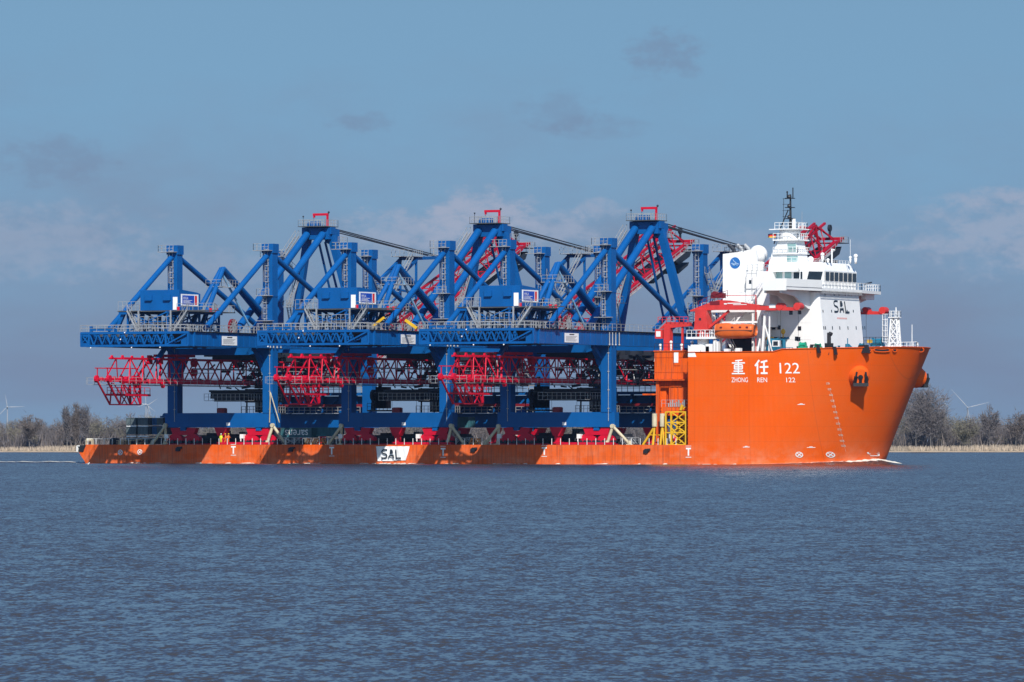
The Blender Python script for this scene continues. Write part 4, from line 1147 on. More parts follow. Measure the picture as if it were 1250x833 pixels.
# ------------------------------------------------------------------ the three container cranes
DECKZ = 3.17
LX, LY = 9.2, 17.5
CRX = [-45.7, -12.3, 17.35]
V = Vector
def crane():
    root = thing('container_crane', (0, 0, DECKZ), 'x', 'crane', 'blue container cranes on the deck')
    P = lambda b, name, m, parent=None, smooth=False: b.build(name, m, parent or root, smooth)
    # legs, sills, portal beams
    for x in (-LX, LX):
        for y in (-LY, LY):
            b = MB()
            b.box(x-.95, x+.95, y-.9, y+.9, 8.46, 19.25)
            sx = -1 if x > 0 else 1
            b.prism([(x+sx*.94, 14.6), (x+sx*.94, 18.2), (x+sx*2.6, 18.2)], 'y', y-.7, y+.7)
            o = P(b, 'leg', M_BLUE)
            if y < 0:
                c = MB(); c.tube((x+.45, y-1.0, 7), (x+.45, y-1.0, 21.5), .045, 6)
                for z in (9, 12, 15, 18): c.box(x+.3, x+.6, y-1.05, y-.9, z, z+.15)
                c.build('cable_pipe', M_GREY, o)
            # bogie set under the corner
            bx = math.copysign(7.3, x)
            b = MB()
            b.prism([(bx-2.0, 4.75), (bx+2.0, 4.75), (bx+2.5, 5.95), (bx+.8, 6.0), (bx+.55, 5.45), (bx-.55, 5.45), (bx-.8, 6.0), (bx-2.5, 5.95)], 'y', y-.55, y+.55)
            for q in (-1.65, 1.65):
                c0 = bx+q
                b.prism([(c0-1.5, 3.95), (c0+1.5, 3.95), (c0+1.35, 4.45), (c0+.5, 4.95), (c0-.5, 4.95), (c0-1.35, 4.45)], 'y', y-.5, y+.5)
                for qq in (-.8, .8):
                    b.prism([(c0+qq-.62, 3.6), (c0+qq+.62, 3.6), (c0+qq+.5, 4.25), (c0+qq-.5, 4.25)], 'y', y-.62, y+.62)
            bo = P(b, 'bogie', M_RED)
            for q in (-1.65, 1.65):
                for qq in (-1.15, -.45, .45, 1.15):
                    w = MB(); w.tube((bx+q+qq, y-.68, 3.62), (bx+q+qq, y+.68, 3.62), .30, 12); w.build('wheel', M_DARK, bo)
            w = MB(); w.box(bx-3.4, bx-2.7, y-1.0, y-.2, 4.2, 4.9); w.box(bx-3.3, bx-3.15, y-1.0, y-.86, 3.7, 4.2)
            w.build('drive_box', M_WHITEC, bo)
            w = MB(); w.box(bx-.5, bx+.5, y-.7, y+.7, 5.5, 6.04); w.build('pivot_lug', M_BLUE, bo)
    for y in (-LY, LY):
        b = MB(); b.box(-10.7, 10.7, y-.8, y+.8, 6.04, 8.46)
        for x in (-6, -2, 2, 6): b.box(x-.04, x+.04, y-.83, y+.83, 6.1, 8.4)
        o = P(b, 'sill_beam', M_BLUE)
        # hydraulic lifting jack below the middle of the sill
        b = MB(); b.prism([(-1.2, 6.02), (1.2, 6.02), (1.0, 5.5), (.55, 4.6), (-.55, 4.6), (-1.0, 5.5)], 'y', y-.7, y+.7)
        b.box(-.42, .42, y-.4, y+.4, 3.5, 4.6); b.box(-.75, .75, y-.7, y+.7, 3.35, 3.6)
        P(b, 'lifting_jack', M_RED)
        b = MB(); b.box(-8.4, 8.4, y-.7, y+.7, 18.2, 21.2); P(b, 'portal_beam', M_BLUE)
    s = MB(); s.box(1.2, 1.9, -18.36, -18.31, 6.35, 6.85); P(s, 'sign', M_SIGNW)
    b = MB(); b.box(-.7, .7, -18.2, -17.1, 8.47, 9.25); b.box(-.55, .55, -18.1, -17.2, 9.25, 9.32); P(b, 'cable_box', M_DRED)
    # red strip of rail grillage under the wheels
    for y in (-LY, LY):
        b = MB(); b.box(-10.8, 10.8, y-.35, y+.35, 3.18, 3.32)
        b.box(.6, 10.9, y-1.9, y-.9, 3.18, 3.55) if y < 0 else None
        P(b, 'rail_beam', M_RED)
    # long twin girders
    for x in (-1, 1):
        b = MB()
        b.box(x*9.35-.72, x*9.35+.72, -46.2, 24, 19.26, 21.6)
        for k in range(-44, 24, 2): b.box(x*10.09-.05, x*10.09+.05, k-.06, k+.06, 19.3, 21.55)
        g = P(b, 'girder', M_BLUE)
        w = MB(); w.box(x*9.6-.8, x*9.6+.8, -46, 22, 21.62, 21.68)
        for k in range(-45, 22, 2): w.box(x*10.15-.12, x*10.15+.12, k-.25, k+.25, 21.5, 21.62)
        w.build('walkway', M_FRAMEG, g)
        w = MB(); w.rail([(x*10.35, -46, 21.68), (x*10.35, 22, 21.68)], w=.06); w.build('railing', M_GREY, g)
        w = MB(); w.box(x*10.125, x*10.16, -35.4, -30.4, 19.55, 21.05); sg = w.build('sign', M_SIGNW, g)
        w = MB(); w.box(x*10.165, x*10.175, -33.7, -32.0, 20.75, 20.93)
        for i, z in enumerate((20.5, 20.32, 20.14, 19.96, 19.78)):
            w.box(x*10.165, x*10.175, -35.0, -31.0-.4*(i % 3), z, z+.045)
        w.build('sign_text', M_DARK, sg)
        for k in (-19.5, -18.4, -17.2, -15.9): w = MB(); w.tube((x*10.35, k, 19.4), (x*10.35, k, 21.4), .09, 8); w.sphere((x*10.35, k, 19.4), .16, 8, 5); w.build('rope_sheave', M_GREY, g)
    # rear lattice truss that ties the girders
    Y0 = -46.55
    b = MB()
    for y in (Y0, Y0+1.9):
        b.box(-10.2, 10.3, y-.17, y+.17, 21.3, 21.68); b.box(-10.2, 10.3, y-.17, y+.17, 19.22, 19.56)
        for x in (-10.1, -8.6, 6.0, 10.2): b.box(x-.15, x+.15, y-.15, y+.15, 19.4, 21.5)
        b.warren((-8.5, y, 21.3), (5.9, y, 21.3), (-8.5, y, 19.5), (5.9, y, 19.5), 9, .19)
        b.warren((-7.7, y+.2, 19.5), (6.7, y+.2, 19.5), (-7.7, y+.2, 21.3), (6.7, y+.2, 21.3), 9, .13)
        b.bar((6.0, y, 19.5), (10.1, y, 21.4), .22); b.bar((-10.1, y, 21.3), (-8.6, y, 19.6), .2); b.bar((-10.1, y, 19.6), (-8.6, y, 21.3), .16)
    b.box(-10.15, -8.7, Y0-.1, Y0+.1, 20.9, 21.3); b.box(-10.15, -8.7, Y0-.1, Y0+.1, 19.5, 19.85)
    P(b, 'rear_truss', M_BLUE)
    for p_, q_, w_ in (((-8.2, -21.5, 19.2), (-8.2, -18.3, 17.2), .55), ((8.2, -21.5, 19.2), (8.2, -18.3, 17.2), .55), ((1.2, -38.0, 19.6), (1.2, -41.5, 16.9), .6)):
        b = MB(); b.bar(p_, q_, w_); P(b, 'knee_brace', M_BLUE)
    # floor between the girders, with cross beams below
    b = MB(); b.box(-8.6, 8.6, -35, -23, 21.50, 21.62); b.box(-.5, 8.6, -44.4, -35, 21.50, 21.62)
    for k in range(-43, -18, 3): b.box(-8.6, 8.6, k-.12, k+.12, 20.9, 21.5)
    for k in range(-43, -20, 6): b.bar((-8.5, k, 19.5), (8.5, k+6, 19.5), .2); b.bar((8.5, k, 19.5), (-8.5, k+6, 19.5), .2)
    P(b, 'floor', M_FRAMEG)
    for y in (-30, -24, -8, 2, 12, 20): b = MB(); b.box(-8.6, 8.6, y-.45, y+.45, 19.6, 21.2); P(b, 'cross_beam', M_BLUE)
    b = MB(); b.rail([(-10.2, Y0-.2, 21.7), (10.3, Y0-.2, 21.7)]); b.rail([(-7, -43.4, 21.7), (8, -43.4, 21.7), (8, -20, 21.7)], step=1.1); b.rail([(-7, -38, 21.7), (8, -38, 21.7)], step=.9); b.rail([(-7, -34, 21.7), (8, -34, 21.7)], step=.8); b.rail([(-8, -44.5, 21.7), (10, -44.5, 21.7)], step=1.2)
    P(b, 'railing', M_GREY)
    b = MB(); b.box(-8.2, -3.6, Y0-.15, Y0+.15, 21.85, 22.25); b.box(-8.4, -8.0, Y0-.2, Y0+.2, 21.7, 22.6); P(b, 'stop_beam', M_BLUE)
    for x, z in ((-8.2, 19.05), (-.4, 19.05), (5.0, 19.05), (-2.5, 20.4), (-1.7, 21.5)):
        b = MB(); b.sphere((x, Y0-.22, z), .12, 8, 5); b.bar((x, Y0-.22, z), (x, Y0, z+.2), .06); P(b, 'floodlight', M_WHITEC)
    # machinery house on its lattice support
    lx_ = lambda px: at(px, 390, -42.9).x + 45.7
    b = MB()
    for x in (-3.9, 3.6):
        for y in (-42, -37, -31.5, -25): b.box(x-.16, x+.16, y-.16, y+.16, 21.6, 25.1)
        b.bar((x, -42.4, 24.9), (x, -24, 24.9), .3, .3); b.bar((x, -42, 23.2), (x, -25, 23.2), .18)
        b.warren((x, -42, 21.7), (x, -25, 21.7), (x, -42, 24.8), (x, -25, 24.8), 6, .18)
    for y in (-42, -37, -31.5, -25):
        b.bar((-3.9, y, 23.4), (3.6, y, 23.4), .18); b.bar((-3.9, y, 21.8), (3.6, y, 25), .2); b.bar((3.6, y, 21.8), (-3.9, y, 25), .2)
    b.box(lx_(144), lx_(155), -42.7, -41.4, 24.6, 25.04); b.bar((lx_(148), -42, 24.8), (lx_(138), -42, 21.7), .55)
    P(b, 'house_support', M_BLUE)
    b = MB(); b.box(lx_(143), lx_(166), -42.8, -41.3, 25.05, 25.2); b.box(lx_(213), lx_(262), -42.8, -41.3, 25.05, 25.2); b.box(-5.2, 6.2, -41.3, -24, 25.05, 25.2); hp = P(b, 'house_platform', M_FRAMEG)
    b = MB(); b.rail([(-5.1, -30, 25.2), (-5.1, -41.3, 25.2)], step=1.2); b.rail([(lx_(143.5), -42.7, 25.2), (lx_(170), -42.7, 25.2)], step=.8, h=1.5); b.rail([(lx_(215), -42.7, 25.2), (lx_(261), -42.7, 25.2), (6.1, -30, 25.2), (6.1, -24.1, 25.2), (-2, -24.1, 25.2)], step=1.0); b.build('railing', M_GREY, hp)
    b = MB(); lx_ = lambda px: at(px, 390, -42.9).x + 45.7
    b.stair((lx_(168), -42.9, 21.7), (lx_(155), -42.9, 25.2), (0, .8, 0)); b.stair((lx_(211), -42.9, 21.7), (lx_(228), -42.9, 25.2), (0, .8, 0))
    for px in (169.2, 208.5): b.box(lx_(px)-.11, lx_(px)+.11, -43.05, -42.85, 21.7, 25.2)
    b.rail([(lx_(170), -42.7, 22.0), (lx_(208), -42.7, 22.0)], h=2.2, step=.8, w=.06)
    P(b, 'stairs', M_GREY)
    b = MB()
    b.prism([(-38, 25.32), (-31, 25.32), (-31, 28.15), (-32.2, 28.35), (-37.2, 28.72), (-38, 28.65)], 'x', -3.9, 3.5)
    mh = P(b, 'machinery_house', M_BLUE)
    b = MB()
    for x in (-2.9, .6):
        b = MB(); b.box(x, x+1.35, -38.32, -38.01, 27.0, 27.95); b.box(x+.05, x+1.3, -38.42, -38.322, 26.95, 27.15); b.build('vent_louvre', M_BLUE, mh)
    b = MB(); b.box(2.35, 3.2, -38.05, -38.01, 25.4, 27.5); b.build('door', M_WHITEC, mh)
    b = MB(); b.box(3.51, 3.60, -37.4, -31.8, 26.1, 28.0); sg = b.build('sign', M_SIGNW, mh)
    b = MB(); b.box(3.605, 3.615, -37.1, -33.2, 26.3, 27.8); b.build('sign_panel', M_SIGNB, sg)
    b = MB(); b.box(3.605, 3.615, -33.0, -32.3, 26.3, 27.8); b.build('sign_stripe', M_SIGNR, sg)
    b = MB(); flat_text(b, 'HHLA', lambda u, v_: (3.625, -36.8+u, 27.15+v_), .62)
    for z, l in ((26.95, 2.9), (26.75, 2.2), (26.55, 2.6)): b.box(3.62, 3.63, -36.8, -36.8+l, z, z+.07)
    b.build('sign_text', M_WHITEC, sg)
    for y in (-40.2, -29.5, -27.5): b = MB(); b.tube((4.6, y, 25.2), (4.6, y, 25.8), .26, 10); P(b, 'fire_hose_box', M_RED)
    # upper columns over the four legs
    for x in (-LX, LX):
        for y in (-LY, LY):
            b = MB(); b.box(x-.92, x+.92, y-.92, y+.92, 21.6, 36.6); b.box(x-1.1, x+1.1, y-1.0, y+1.0, 35.2, 36.75)
            b.box(x-1.0, x+1.0, y-.97, y+.97, 27.9, 28.1)
            o = P(b, 'column', M_BLUE)
            l = MB()
            l.ladder((x-.35, y-1.0, 22), 6.3, (1,0,0), (0,-1,0)); l.ladder((x-.05, y-1.0, 28.2), 7.6, (1,0,0), (0,-1,0))
            l.build('ladder', M_GREY, o)
            l = MB()
            l.box(x-1.5, x+1.1, y-2.3, y-1.0, 28.0, 28.1); l.rail([(x-1.4, y-1.05, 28.1), (x-1.4, y-2.2, 28.1), (x+1.0, y-2.2, 28.1)], step=.8)
            l.box(x-2.1, x+1.0, y-2.3, y-1.05, 35.55, 35.65); l.rail([(x-2.0, y-1.05, 35.65), (x-2.0, y-2.2, 35.65), (x+.9, y-2.2, 35.65)], step=.8)
            l.box(x-1.6, x+1.3, y-2.2, y-1.0, 23.8, 23.9)
            l.build('landing', M_GREY, o)
            if y > 0 and x > 0:
                l = MB(); l.stair((x+1.3, y-1.0, 23), (x+1.3, y+2.6, 27.5), (.8, 0, 0)); l.stair((x+1.3, y+2.6, 27.5), (x+1.3, y-1.0, 32), (.8, 0, 0)); l.build('stairs', M_GREY, o)
    for x in (-LX, LX):
        b = MB(); b.tube((x, -18.3, 35.0), (x, -39.3, 22.2), .46, 14); P(b, 'rear_stay', M_BLUE, smooth=False)
        b = MB(); b.tube((x, -16.7, 34.9), (x, 14.8, 22.0), .46, 14); P(b, 'front_stay', M_BLUE, smooth=False)
    # A-frame
    for x in (-1.55, 1.55):
        b = MB(); b.tube((x, 15.6, 40.2), (x*1.1, -9.8, 22.4), .62, 16); P(b, 'back_stay', M_BLUE)
        b = MB(); b.bar((x*1.3, 16.2, 40.6), (x*4.2, 18.6, 21.6), 1.15, 1.15); P(b, 'frame_leg', M_BLUE)
        b = MB(); b.bar((x*.4, 17.2, 38.2), (x*.5, 24.3, 24.2), .3); P(b, 'hanger_rod', M_BLUE)
    b = MB(); b.box(-2.6, 2.6, 14.8, 17.2, 38.6, 40.6); b.box(1.0, 2.7, 16.4, 18.6, 38.0, 40.4); b.box(-2.9, 2.9, 15.2, 16.8, 39.5, 40.7)
    P(b, 'apex_head', M_BLUE)
    b = MB(); b.box(-2.7, 2.7, 13.4, 18.2, 40.75, 40.87); b.box(1.2, 3.4, 17, 20.4, 37.9, 38.0); ap = P(b, 'apex_platform', M_FRAMEG)
    b = MB(); b.rail([(-2.65, 13.45, 40.87), (2.65, 13.45, 40.87), (2.65, 18.1, 40.87), (-2.65, 18.1, 40.87), (-2.65, 13.45, 40.87)], step=.8, w=.05); b.rail([(-2, 14.5, 40.87), (2, 14.5, 40.87)], step=.5)
    b.rail([(1.3, 20.3, 38), (3.3, 20.3, 38), (3.3, 17, 38)], step=.8, w=.05); b.build('railing', M_GREY, ap)
    b = MB(); b.box(-.8, .8, 14.5, 15.5, 40.9, 41.7); b.tube((-1.4, 15, 41.2), (-1.4, 16.4, 41.2), .45, 10); b.build('winch', M_BLUE, ap)
    b = MB(); b.box(1.55, 1.85, 15.9, 16.2, 40.87, 42.85); b.box(-1.1, 1.85, 15.85, 16.25, 42.75, 43.15); b.box(-1.05, -.8, 15.9, 16.2, 42.4, 42.8)
    dv = P(b, 'apex_hoist', M_RED)
    b = MB(); b.bar((-1, 16.05, 42.5), (-1, 16.05, 41.2), .05); b.sphere((1.95, 16.05, 43.3), .2, 8, 5); b.bar((-2.5, 15, 40.9), (-2.5, 15, 42.5), .06); b.sphere((-2.5, 15, 42.6), .16, 8, 5); b.build('lamp', M_DARK, dv)
    b = MB()
    b.stair((-2.6, 9.0, 35.6), (-2.9, 14.2, 39.2), (-.7, 0, 0)); b.stair((-2.4, 12.2, 33.0), (-3.6, 9.0, 35.6), (-.7, 0, 0)); b.stair((-4.5, 14, 27), (-4.1, 17, 32.8), (-.6, 0, 0)); b.stair((-5.6, 17.5, 22), (-4.6, 14, 27), (-.6, 0, 0))
    b.box(-4.6, -2.2, 8.2, 9.2, 35.5, 35.6); b.rail([(-4.6, 8.2, 35.6), (-2.2, 8.2, 35.6)], step=.7); b.box(-5.5, -3, 13.2, 14.4, 26.9, 27.0); b.rail([(-5.5, 13.2, 27), (-3, 13.2, 27)], step=.7)
    P(b, 'stairs', M_GREY)
    # small gantry frame between the columns
    for x in (-.75, .75):
        b = MB(); b.tube((x*.2, -17.6, 32.7), (x*1.6, -27.2, 22.0), .42, 12); b.tube((x*.2, -17.4, 32.7), (x*.9, 2.2, 21.8), .44, 12)
        P(b, 'gantry_strut', M_BLUE)
    b = MB(); b.tube((0, -18.0, 32.2), (0, -6.7, 21.8), .20, 8); P(b, 'pipe', mat('pipe_blue_highlight', (.22, .44, .66), .25, var=.05))  # light blue, made paler to stand for a bright highlight along the pipe
    b = MB(); b.box(-1.6, 1.6, -20.6, -19.2, 29.6, 29.7); b.box(-1.6, 1.6, -15.9, -14.6, 29.6, 29.7); b.rail([(-1.5, -20.5, 29.7), (1.5, -20.5, 29.7), (1.5, -14.7, 29.7)], step=.9)
    P(b, 'gantry_platform', M_GREY)
    b = MB()
    b.tube((-.5, -13.5, 23.0), (-.1, -13.5, 23.0), 1.35, 24, m=0); rl = P(b, 'cable_reel', M_DRED)
    b = MB()
    for k in range(12):
        a = k*math.pi/6
        b.bar((-.05, -13.5, 23.0), (-.05, -13.5+1.3*math.cos(a), 23.0+1.3*math.sin(a)), .1)
    b.tube((-.12, -13.5, 23), (-.02, -13.5, 23), .8, 18); b.build('spoke', M_GREY, rl)
    # frame that leans out over the boom hinge
    for x in (-1.6, 1.6):
        b = MB(); b.bar((x, 22, 22.6), (x, 49, 36.0), .55); b.bar((x, 49, 36.2), (x, 58, 36.6), .55); b.bar((x, 49, 36), (x, 49, 29), .35); b.bar((x, 49, 30), (x, 40, 25.5), .3); b.bar((x, 38.5, 30.8), (x, 49, 30), .35)
        P(b, 'boom_catch_frame', M_BLUE)
    b = MB(); b.bar((-1.6, 49, 36.2), (1.6, 49, 36.2), .5); b.bar((-1.6, 40, 31.5), (1.6, 40, 31.5), .35); b.bar((-1.6, 58, 36.6), (1.6, 58, 36.6), .4); P(b, 'frame_tie', M_BLUE)
    b = MB(); b.box(-2.2, 2.2, 46.5, 50.5, 36.5, 36.6); b.rail([(-2.1, 46.6, 36.6), (2.1, 46.6, 36.6), (2.1, 50.4, 36.6)], step=.8); b.stair((2.0, 38, 29), (2.0, 46, 36.3), (.6, 0, 0), 16); P(b, 'frame_walkway', M_GREY)
    # red fixed girder across the ship
    def lattice(name, A, B, n, hgt, up, wt=1.0, wb=2.5, chord=.55, cut=0.0):
        A, B, up = V(A), V(B), V(up)
        b = MB(); s = V((1,0,0))
        for sg_ in (-1, 1):
            a0, a1 = A+s*wb*sg_, B+s*wb*sg_
            t0, t1 = A+s*wt*sg_+up*hgt, B+s*wt*sg_+up*hgt
            b.bar(a0.lerp(a1, cut), a1, chord, chord*1.2); b.bar(a0, a0.lerp(a1, cut), .22) if cut else None; b.bar(t0, t1, chord*.55)
            b.warren(a0, a1, t0, t1, n, .17)
        for k in range(n+1):
            t = k/n
            b.bar(A.lerp(B, t)-s*wb, A.lerp(B, t)+s*wb, .18)
            if k < n: b.bar(A.lerp(B, (k+.5)/n)+up*hgt-s*wt, A.lerp(B, (k+.5)/n)+up*hgt+s*wt, .16)
        return P(b, name, M_RED if name != 'boom' else M_BOOM)
    fg = lattice('trolley_girder', (0, -52.2, 13.55), (0, 20.5, 13.55), 17, 3.7, (0,0,1), 1.35, 2.3, cut=.085)
    b = MB()
    for sg_ in (-1, 1):
        b.bar((sg_*2.5, -42, 13.3), (sg_*2.5, -41.4, 12.6), .5)
        for y in (-52, -45.6, -39, -31, -14, -6): b.prism([(y-.4, 17.2), (y+.4, 17.2), (y+.12, 17.75), (y-.12, 17.75)], 'x', sg_*1.0-.14, sg_*1.0+.14)
        b.prism([(-40.6, 16.4), (-39.2, 16.4), (-39.4, 17.9), (-40.4, 17.9)], 'x', sg_*1.0-.2, sg_*1.0+.2); b.bar((sg_*2.4, -42.5, 13.6), (sg_*1.1, -39.8, 17.2), .3)
    b.bar((0, -40, 17.8), (0, -27, 17.9), .45)
    b.tube((-.3, -27, 16.8), (.3, -27, 16.8), .75, 14); b.tube((-.3, -27, 15.2), (.3, -27, 15.2), .7, 14)
    b.build('girder_node', M_RED, fg)
    b = MB()
    for x in (-3.6, 3.6):
        b.box(x-.45, x+.45, -53, 20, 12.9, 12.98)
    b.build('walkway', M_FRAMEG, fg)
    b = MB()
    for x in (-4.05, 4.05): b.rail([(x, -55, 12.98), (x, 20, 12.98)], step=2.2, w=.05)
    b.rail([(-3.2, -56, 12.98), (3.2, -56, 12.98)], step=1.2, w=.05); b.box(-3.2, 3.2, -56, -53, 12.9, 12.96)
    b.box(-4, 4, -30.4, -27.2, 15.0, 15.08); b.bar((-4, -20, 15.9), (-4, 18, 15.9), .16); b.bar((4, -34, 15.6), (4, 18, 15.6), .14)
    b.build('railing', M_GREY, fg)
    # hanging maintenance cage at the rear end
    b = MB()
    for x in (-.95, .95):
        b.bar((x, -58.7, 13.6), (x, -54.6, 9.7), .24); b.bar((x, -54.6, 9.7), (x, -48.1, 9.7), .2); b.bar((x, -48.3, 13.3), (x, -48.1, 9.7), .32)
        b.bar((x, -56.3, 11.3), (x, -45, 11.25), .3); b.bar((x, -54, 13.3), (x, -54.6, 9.7), .18); b.bar((x, -51, 9.7), (x, -48.3, 12.2), .14); b.bar((x, -50.5, 13.2), (x, -48.2, 9.7), .18)
        b.rail([(x, -55.5, 11.4), (x, -45, 11.4)], step=1.8, w=.08); b.bar((x, -53.5, 13.2), (x, -49, 9.7), .14)
        b.bar((x, -59.3, 15.6), (x, -49, 15.6), .16); b.bar((x, -58.6, 15.6), (x, -58.6, 13.6), .14); b.bar((x, -59, 13.6), (x, -54, 13.6), .2)
    for y in (-56.3, -54.6, -48.1, -45): b.bar((-.95, y, 11.3 if y in (-56.3, -45) else 9.7), (.95, y, 11.3 if y in (-56.3, -45) else 9.7), .2)
    for y, r in ((-58.4, .6), (-56.8, .35), (-54.8, .4), (-52.8, .45), (-50.6, .6), (-49.2, .5)):
        for x in (-1.2, 1.2): b.tube((x-.2, y, 13.85), (x+.2, y, 13.85), r, 12)
        b.bar((-1.2, y, 13.85), (1.2, y, 13.85), .18)
    b.v = [(p[0], p[1]+1.9, p[2]) for p in b.v]
    P(b, 'maintenance_cage', M_RED)
    b = MB(); b.box(-.9, .9, -53.6, -43.1, 11.42, 11.47); P(b, 'cage_floor', M_FRAMEG)
    # raised boom over the port side
    H0, T0 = V((0, 22, 14.4)), V((0, 88.5, 39.2))
    d = (T0-H0).normalized(); up = V((0, -d.z, d.y))
    bm_ = lattice('boom', H0, T0, 16, 3.7, up, 1.0, 2.5, .7)
    q = lambda t: H0.lerp(T0, t)
    for x in (-1.2, 1.2):
        b = MB()
        for t in (.30, .78):
            b.bar(q(t)+V((x,0,0))+up*3.6, q(t)+V((x*.3,0,0))+V((0,-1.5,5.6)), .34); b.bar(q(t+.06)+V((x,0,0))+up*3.6, q(t)+V((x*.3,0,0))+V((0,-1.5,5.6)), .3)
        b.bar(q(.94)+V((x,0,0))+up*.2, q(.94)+V((x,0,0))+V((0,-2.0,4.4)), .36); b.bar(q(.78)+V((x*.3,0,0))+V((0,-1.5,5.6)), q(.94)+V((x,0,0))+V((0,-2.0,4.4)), .32)
        b.bar(q(.94)+V((x,0,0))+V((0,-2.0,4.4)), T0+V((x,2.0,.8)), .26); b.bar(q(.86)+V((x,0,0))+up*3.6, q(.94)+V((x,0,0))+V((0,-2.0,4.4)), .3)
        b.build('stay_post', M_BOOM, bm_)
    b = MB()
    for x in (-2.4, 2.4): b.bar(T0+V((x,0,0)), T0+V((x,2.8,.5)), .45)
    b.box(-2.6, 2.6, 91.6, 92.2, 39.8, 40.3); b.build('boom_tip', M_BOOM, bm_)
    b = MB()
    for x, y in ((-1.2, 88.0), (.9, 89.6)): b.tube((x-.2, y, 41.9), (x+.2, y, 41.9), .62, 14); b.box(x-.1, x+.1, y-.3, y+.3, 40.2, 41.9)
    b.box(-2.9, 2.9, 89.5, 93.6, 39.18, 39.3); b.prism([(84, 36.4), (91.5, 38.6), (90.5, 37.2), (86, 35.6)], 'x', -2.4, 2.4); b.prism([(74, 33.0), (82, 36), (82, 34), (77, 32)], 'x', -1.6, 1.6); b.prism([(86.5, 34.6), (91.5, 36.2), (91, 35.6), (87, 34.0)], 'x', -1.8, 1.8)
    b.build('tip_machinery', M_DARK, bm_)
    b = MB()
    b.rail([(-2.8, 90, 39.3), (-2.8, 93.5, 39.3), (2.8, 93.5, 39.3), (2.8, 90, 39.3)], step=1.0)
    for x in (-3.6, 3.6):
        a, c = q(.02)+V((x,0,-.2)), q(.95)+V((x,0,-.2))
        b.bar(a, c, .7, .1); b.bar(a+V((math.copysign(.4,x),0,1.1)), c+V((math.copysign(.4,x),0,1.1)), .07)
        for k in range(32):
            p = a.lerp(c, k/31)+V((math.copysign(.4,x),0,0)); b.bar(p, p+V((0,0,1.1)), .06)
        b.bar(q(.1)+V((x*.2,0,1.6)), q(.95)+V((x*.2,0,1.6)), .16)
    b.build('boom_walkway', M_GREY, bm_)
    # stay ropes from the apex to the boom
    b = MB()
    for x, dz in ((-1.5, .5), (-.9, 0), (1.1, -.5), (1.7, -.1)):
        b.tube((x, 19.0, 40.6+dz), (x*.8, 57.8, 37.0+dz*.4), .10, 6)
    P(b, 'stay_rope', M_CABLE)
    # hinge housing and lower works between the port legs
    b = MB(); b.box(-3.4, 3.4, 15, 21, 16.6, 18.9); b.box(-8.3, 8.3, 16.9, 18.1, 9.6, 10.1); P(b, 'hinge_housing', M_DRED)
    b = MB()
    b.box(-8.2, 8.2, 16.6, 18.6, 11.6, 12.1)
    for x in (-6.5, -3.5, 0, 3.5, 6.5): b.box(x-.2, x+.2, 17.2, 17.8, 8.47, 11.6)
    b.bar((-6.5, 17.5, 8.5), (-3.5, 17.5, 11.6), .3); b.bar((3.5, 17.5, 8.5), (6.5, 17.5, 11.6), .3); b.bar((0, 17.5, 8.5), (3.5, 17.5, 11.6), .3)
    b.box(-8.3, 8.3, 18.1, 18.25, 8.5, 11.5)
    P(b, 'port_gallery', M_BLUE)
    b = MB()
    for k in range(60):
        y = rnd.uniform(-2, 20); x = rnd.uniform(-8, 8); z = rnd.uniform(13.0, 17.4)
        b.bar((x, y, z), (x+rnd.uniform(-1.6,1.6), y+rnd.uniform(-1,1), z+rnd.uniform(-.3, 1.4)), rnd.uniform(.12, .5))
    for k in range(16):
        y = rnd.uniform(4, 19); x = rnd.uniform(-7, 7); z = rnd.uniform(12.6, 16); b.box(x-.5, x+.6, y-.4, y+.6, z, z+rnd.uniform(.6, 1.8))
    for z, y in ((13.4, 3), (16.2, 6), (14.6, 10), (17.0, 14), (13.2, 18)): b.bar((-8.3, y, z), (8.3, y, z), .16)
    P(b, 'hinge_machinery', M_DARK)
    b = MB(); b.rail([(-8.2, 16.4, 12.1), (8.2, 16.4, 12.1)], step=1.1, w=.09); b.rail([(-8.2, 15.9, 8.5), (8.2, 15.9, 8.5)], step=1.1, w=.09); b.box(-8.2, 8.2, 15.6, 16.6, 8.5, 8.6); P(b, 'gallery_railing', M_GREY)
    # trolley with the driver's cab
    b = MB()
    for x in (-4.2, -1.4, 1.4, 4.2): b.box(x-.14, x+.14, -14.5, -5.0, 12.0, 12.35)
    for y in (-14.4, -11.3, -8.2, -5.1): b.box(-4.2, 4.2, y-.14, y+.14, 12.02, 12.33)
    for k in range(14): b.bar((rnd.uniform(-4,4), rnd.uniform(-14,-5), rnd.uniform(10.4,11.4)), (rnd.uniform(-4,4), rnd.uniform(-14,-5), rnd.uniform(11,13)), .14)
    for y in (-14, -9.8, -5.4):
        b.box(-4.2, 4.2, y-.2, y+.2, 11.3, 12.0)
        b.box(-3.6, 3.6, y-.4, y+.4, 17.95, 18.25)
    for x in (-4, 0, 4): b.box(x-.14, x+.14, -14.4, -5.1, 10.9, 11.3)
    b.box(-2.6, 2.2, -15.8, -13.2, 10.4, 11.6); b.box(-2.9, 2.9, -4.8, -1.5, 10.3, 12.6); b.box(1.0, 3.8, -11.5, -6.5, 10.3, 11.2)
    for y in (-13, -8, -3, 2, 7, 12): b.box(-5.6, 5.6, y-1.0, y+1.0, 18.0, 18.7); b.box(-3.8, 3.8, y-1.3, y+.6, 17.3, 18.0)
    for k in range(46):
        p_ = V((rnd.uniform(-4.5,4.5), rnd.uniform(-15,0), rnd.uniform(12.4, 17.6))); b.bar(p_, p_+V((rnd.uniform(-2.5,2.5), rnd.uniform(-2,2), rnd.uniform(-1.6,1.6))), rnd.uniform(.1,.3))
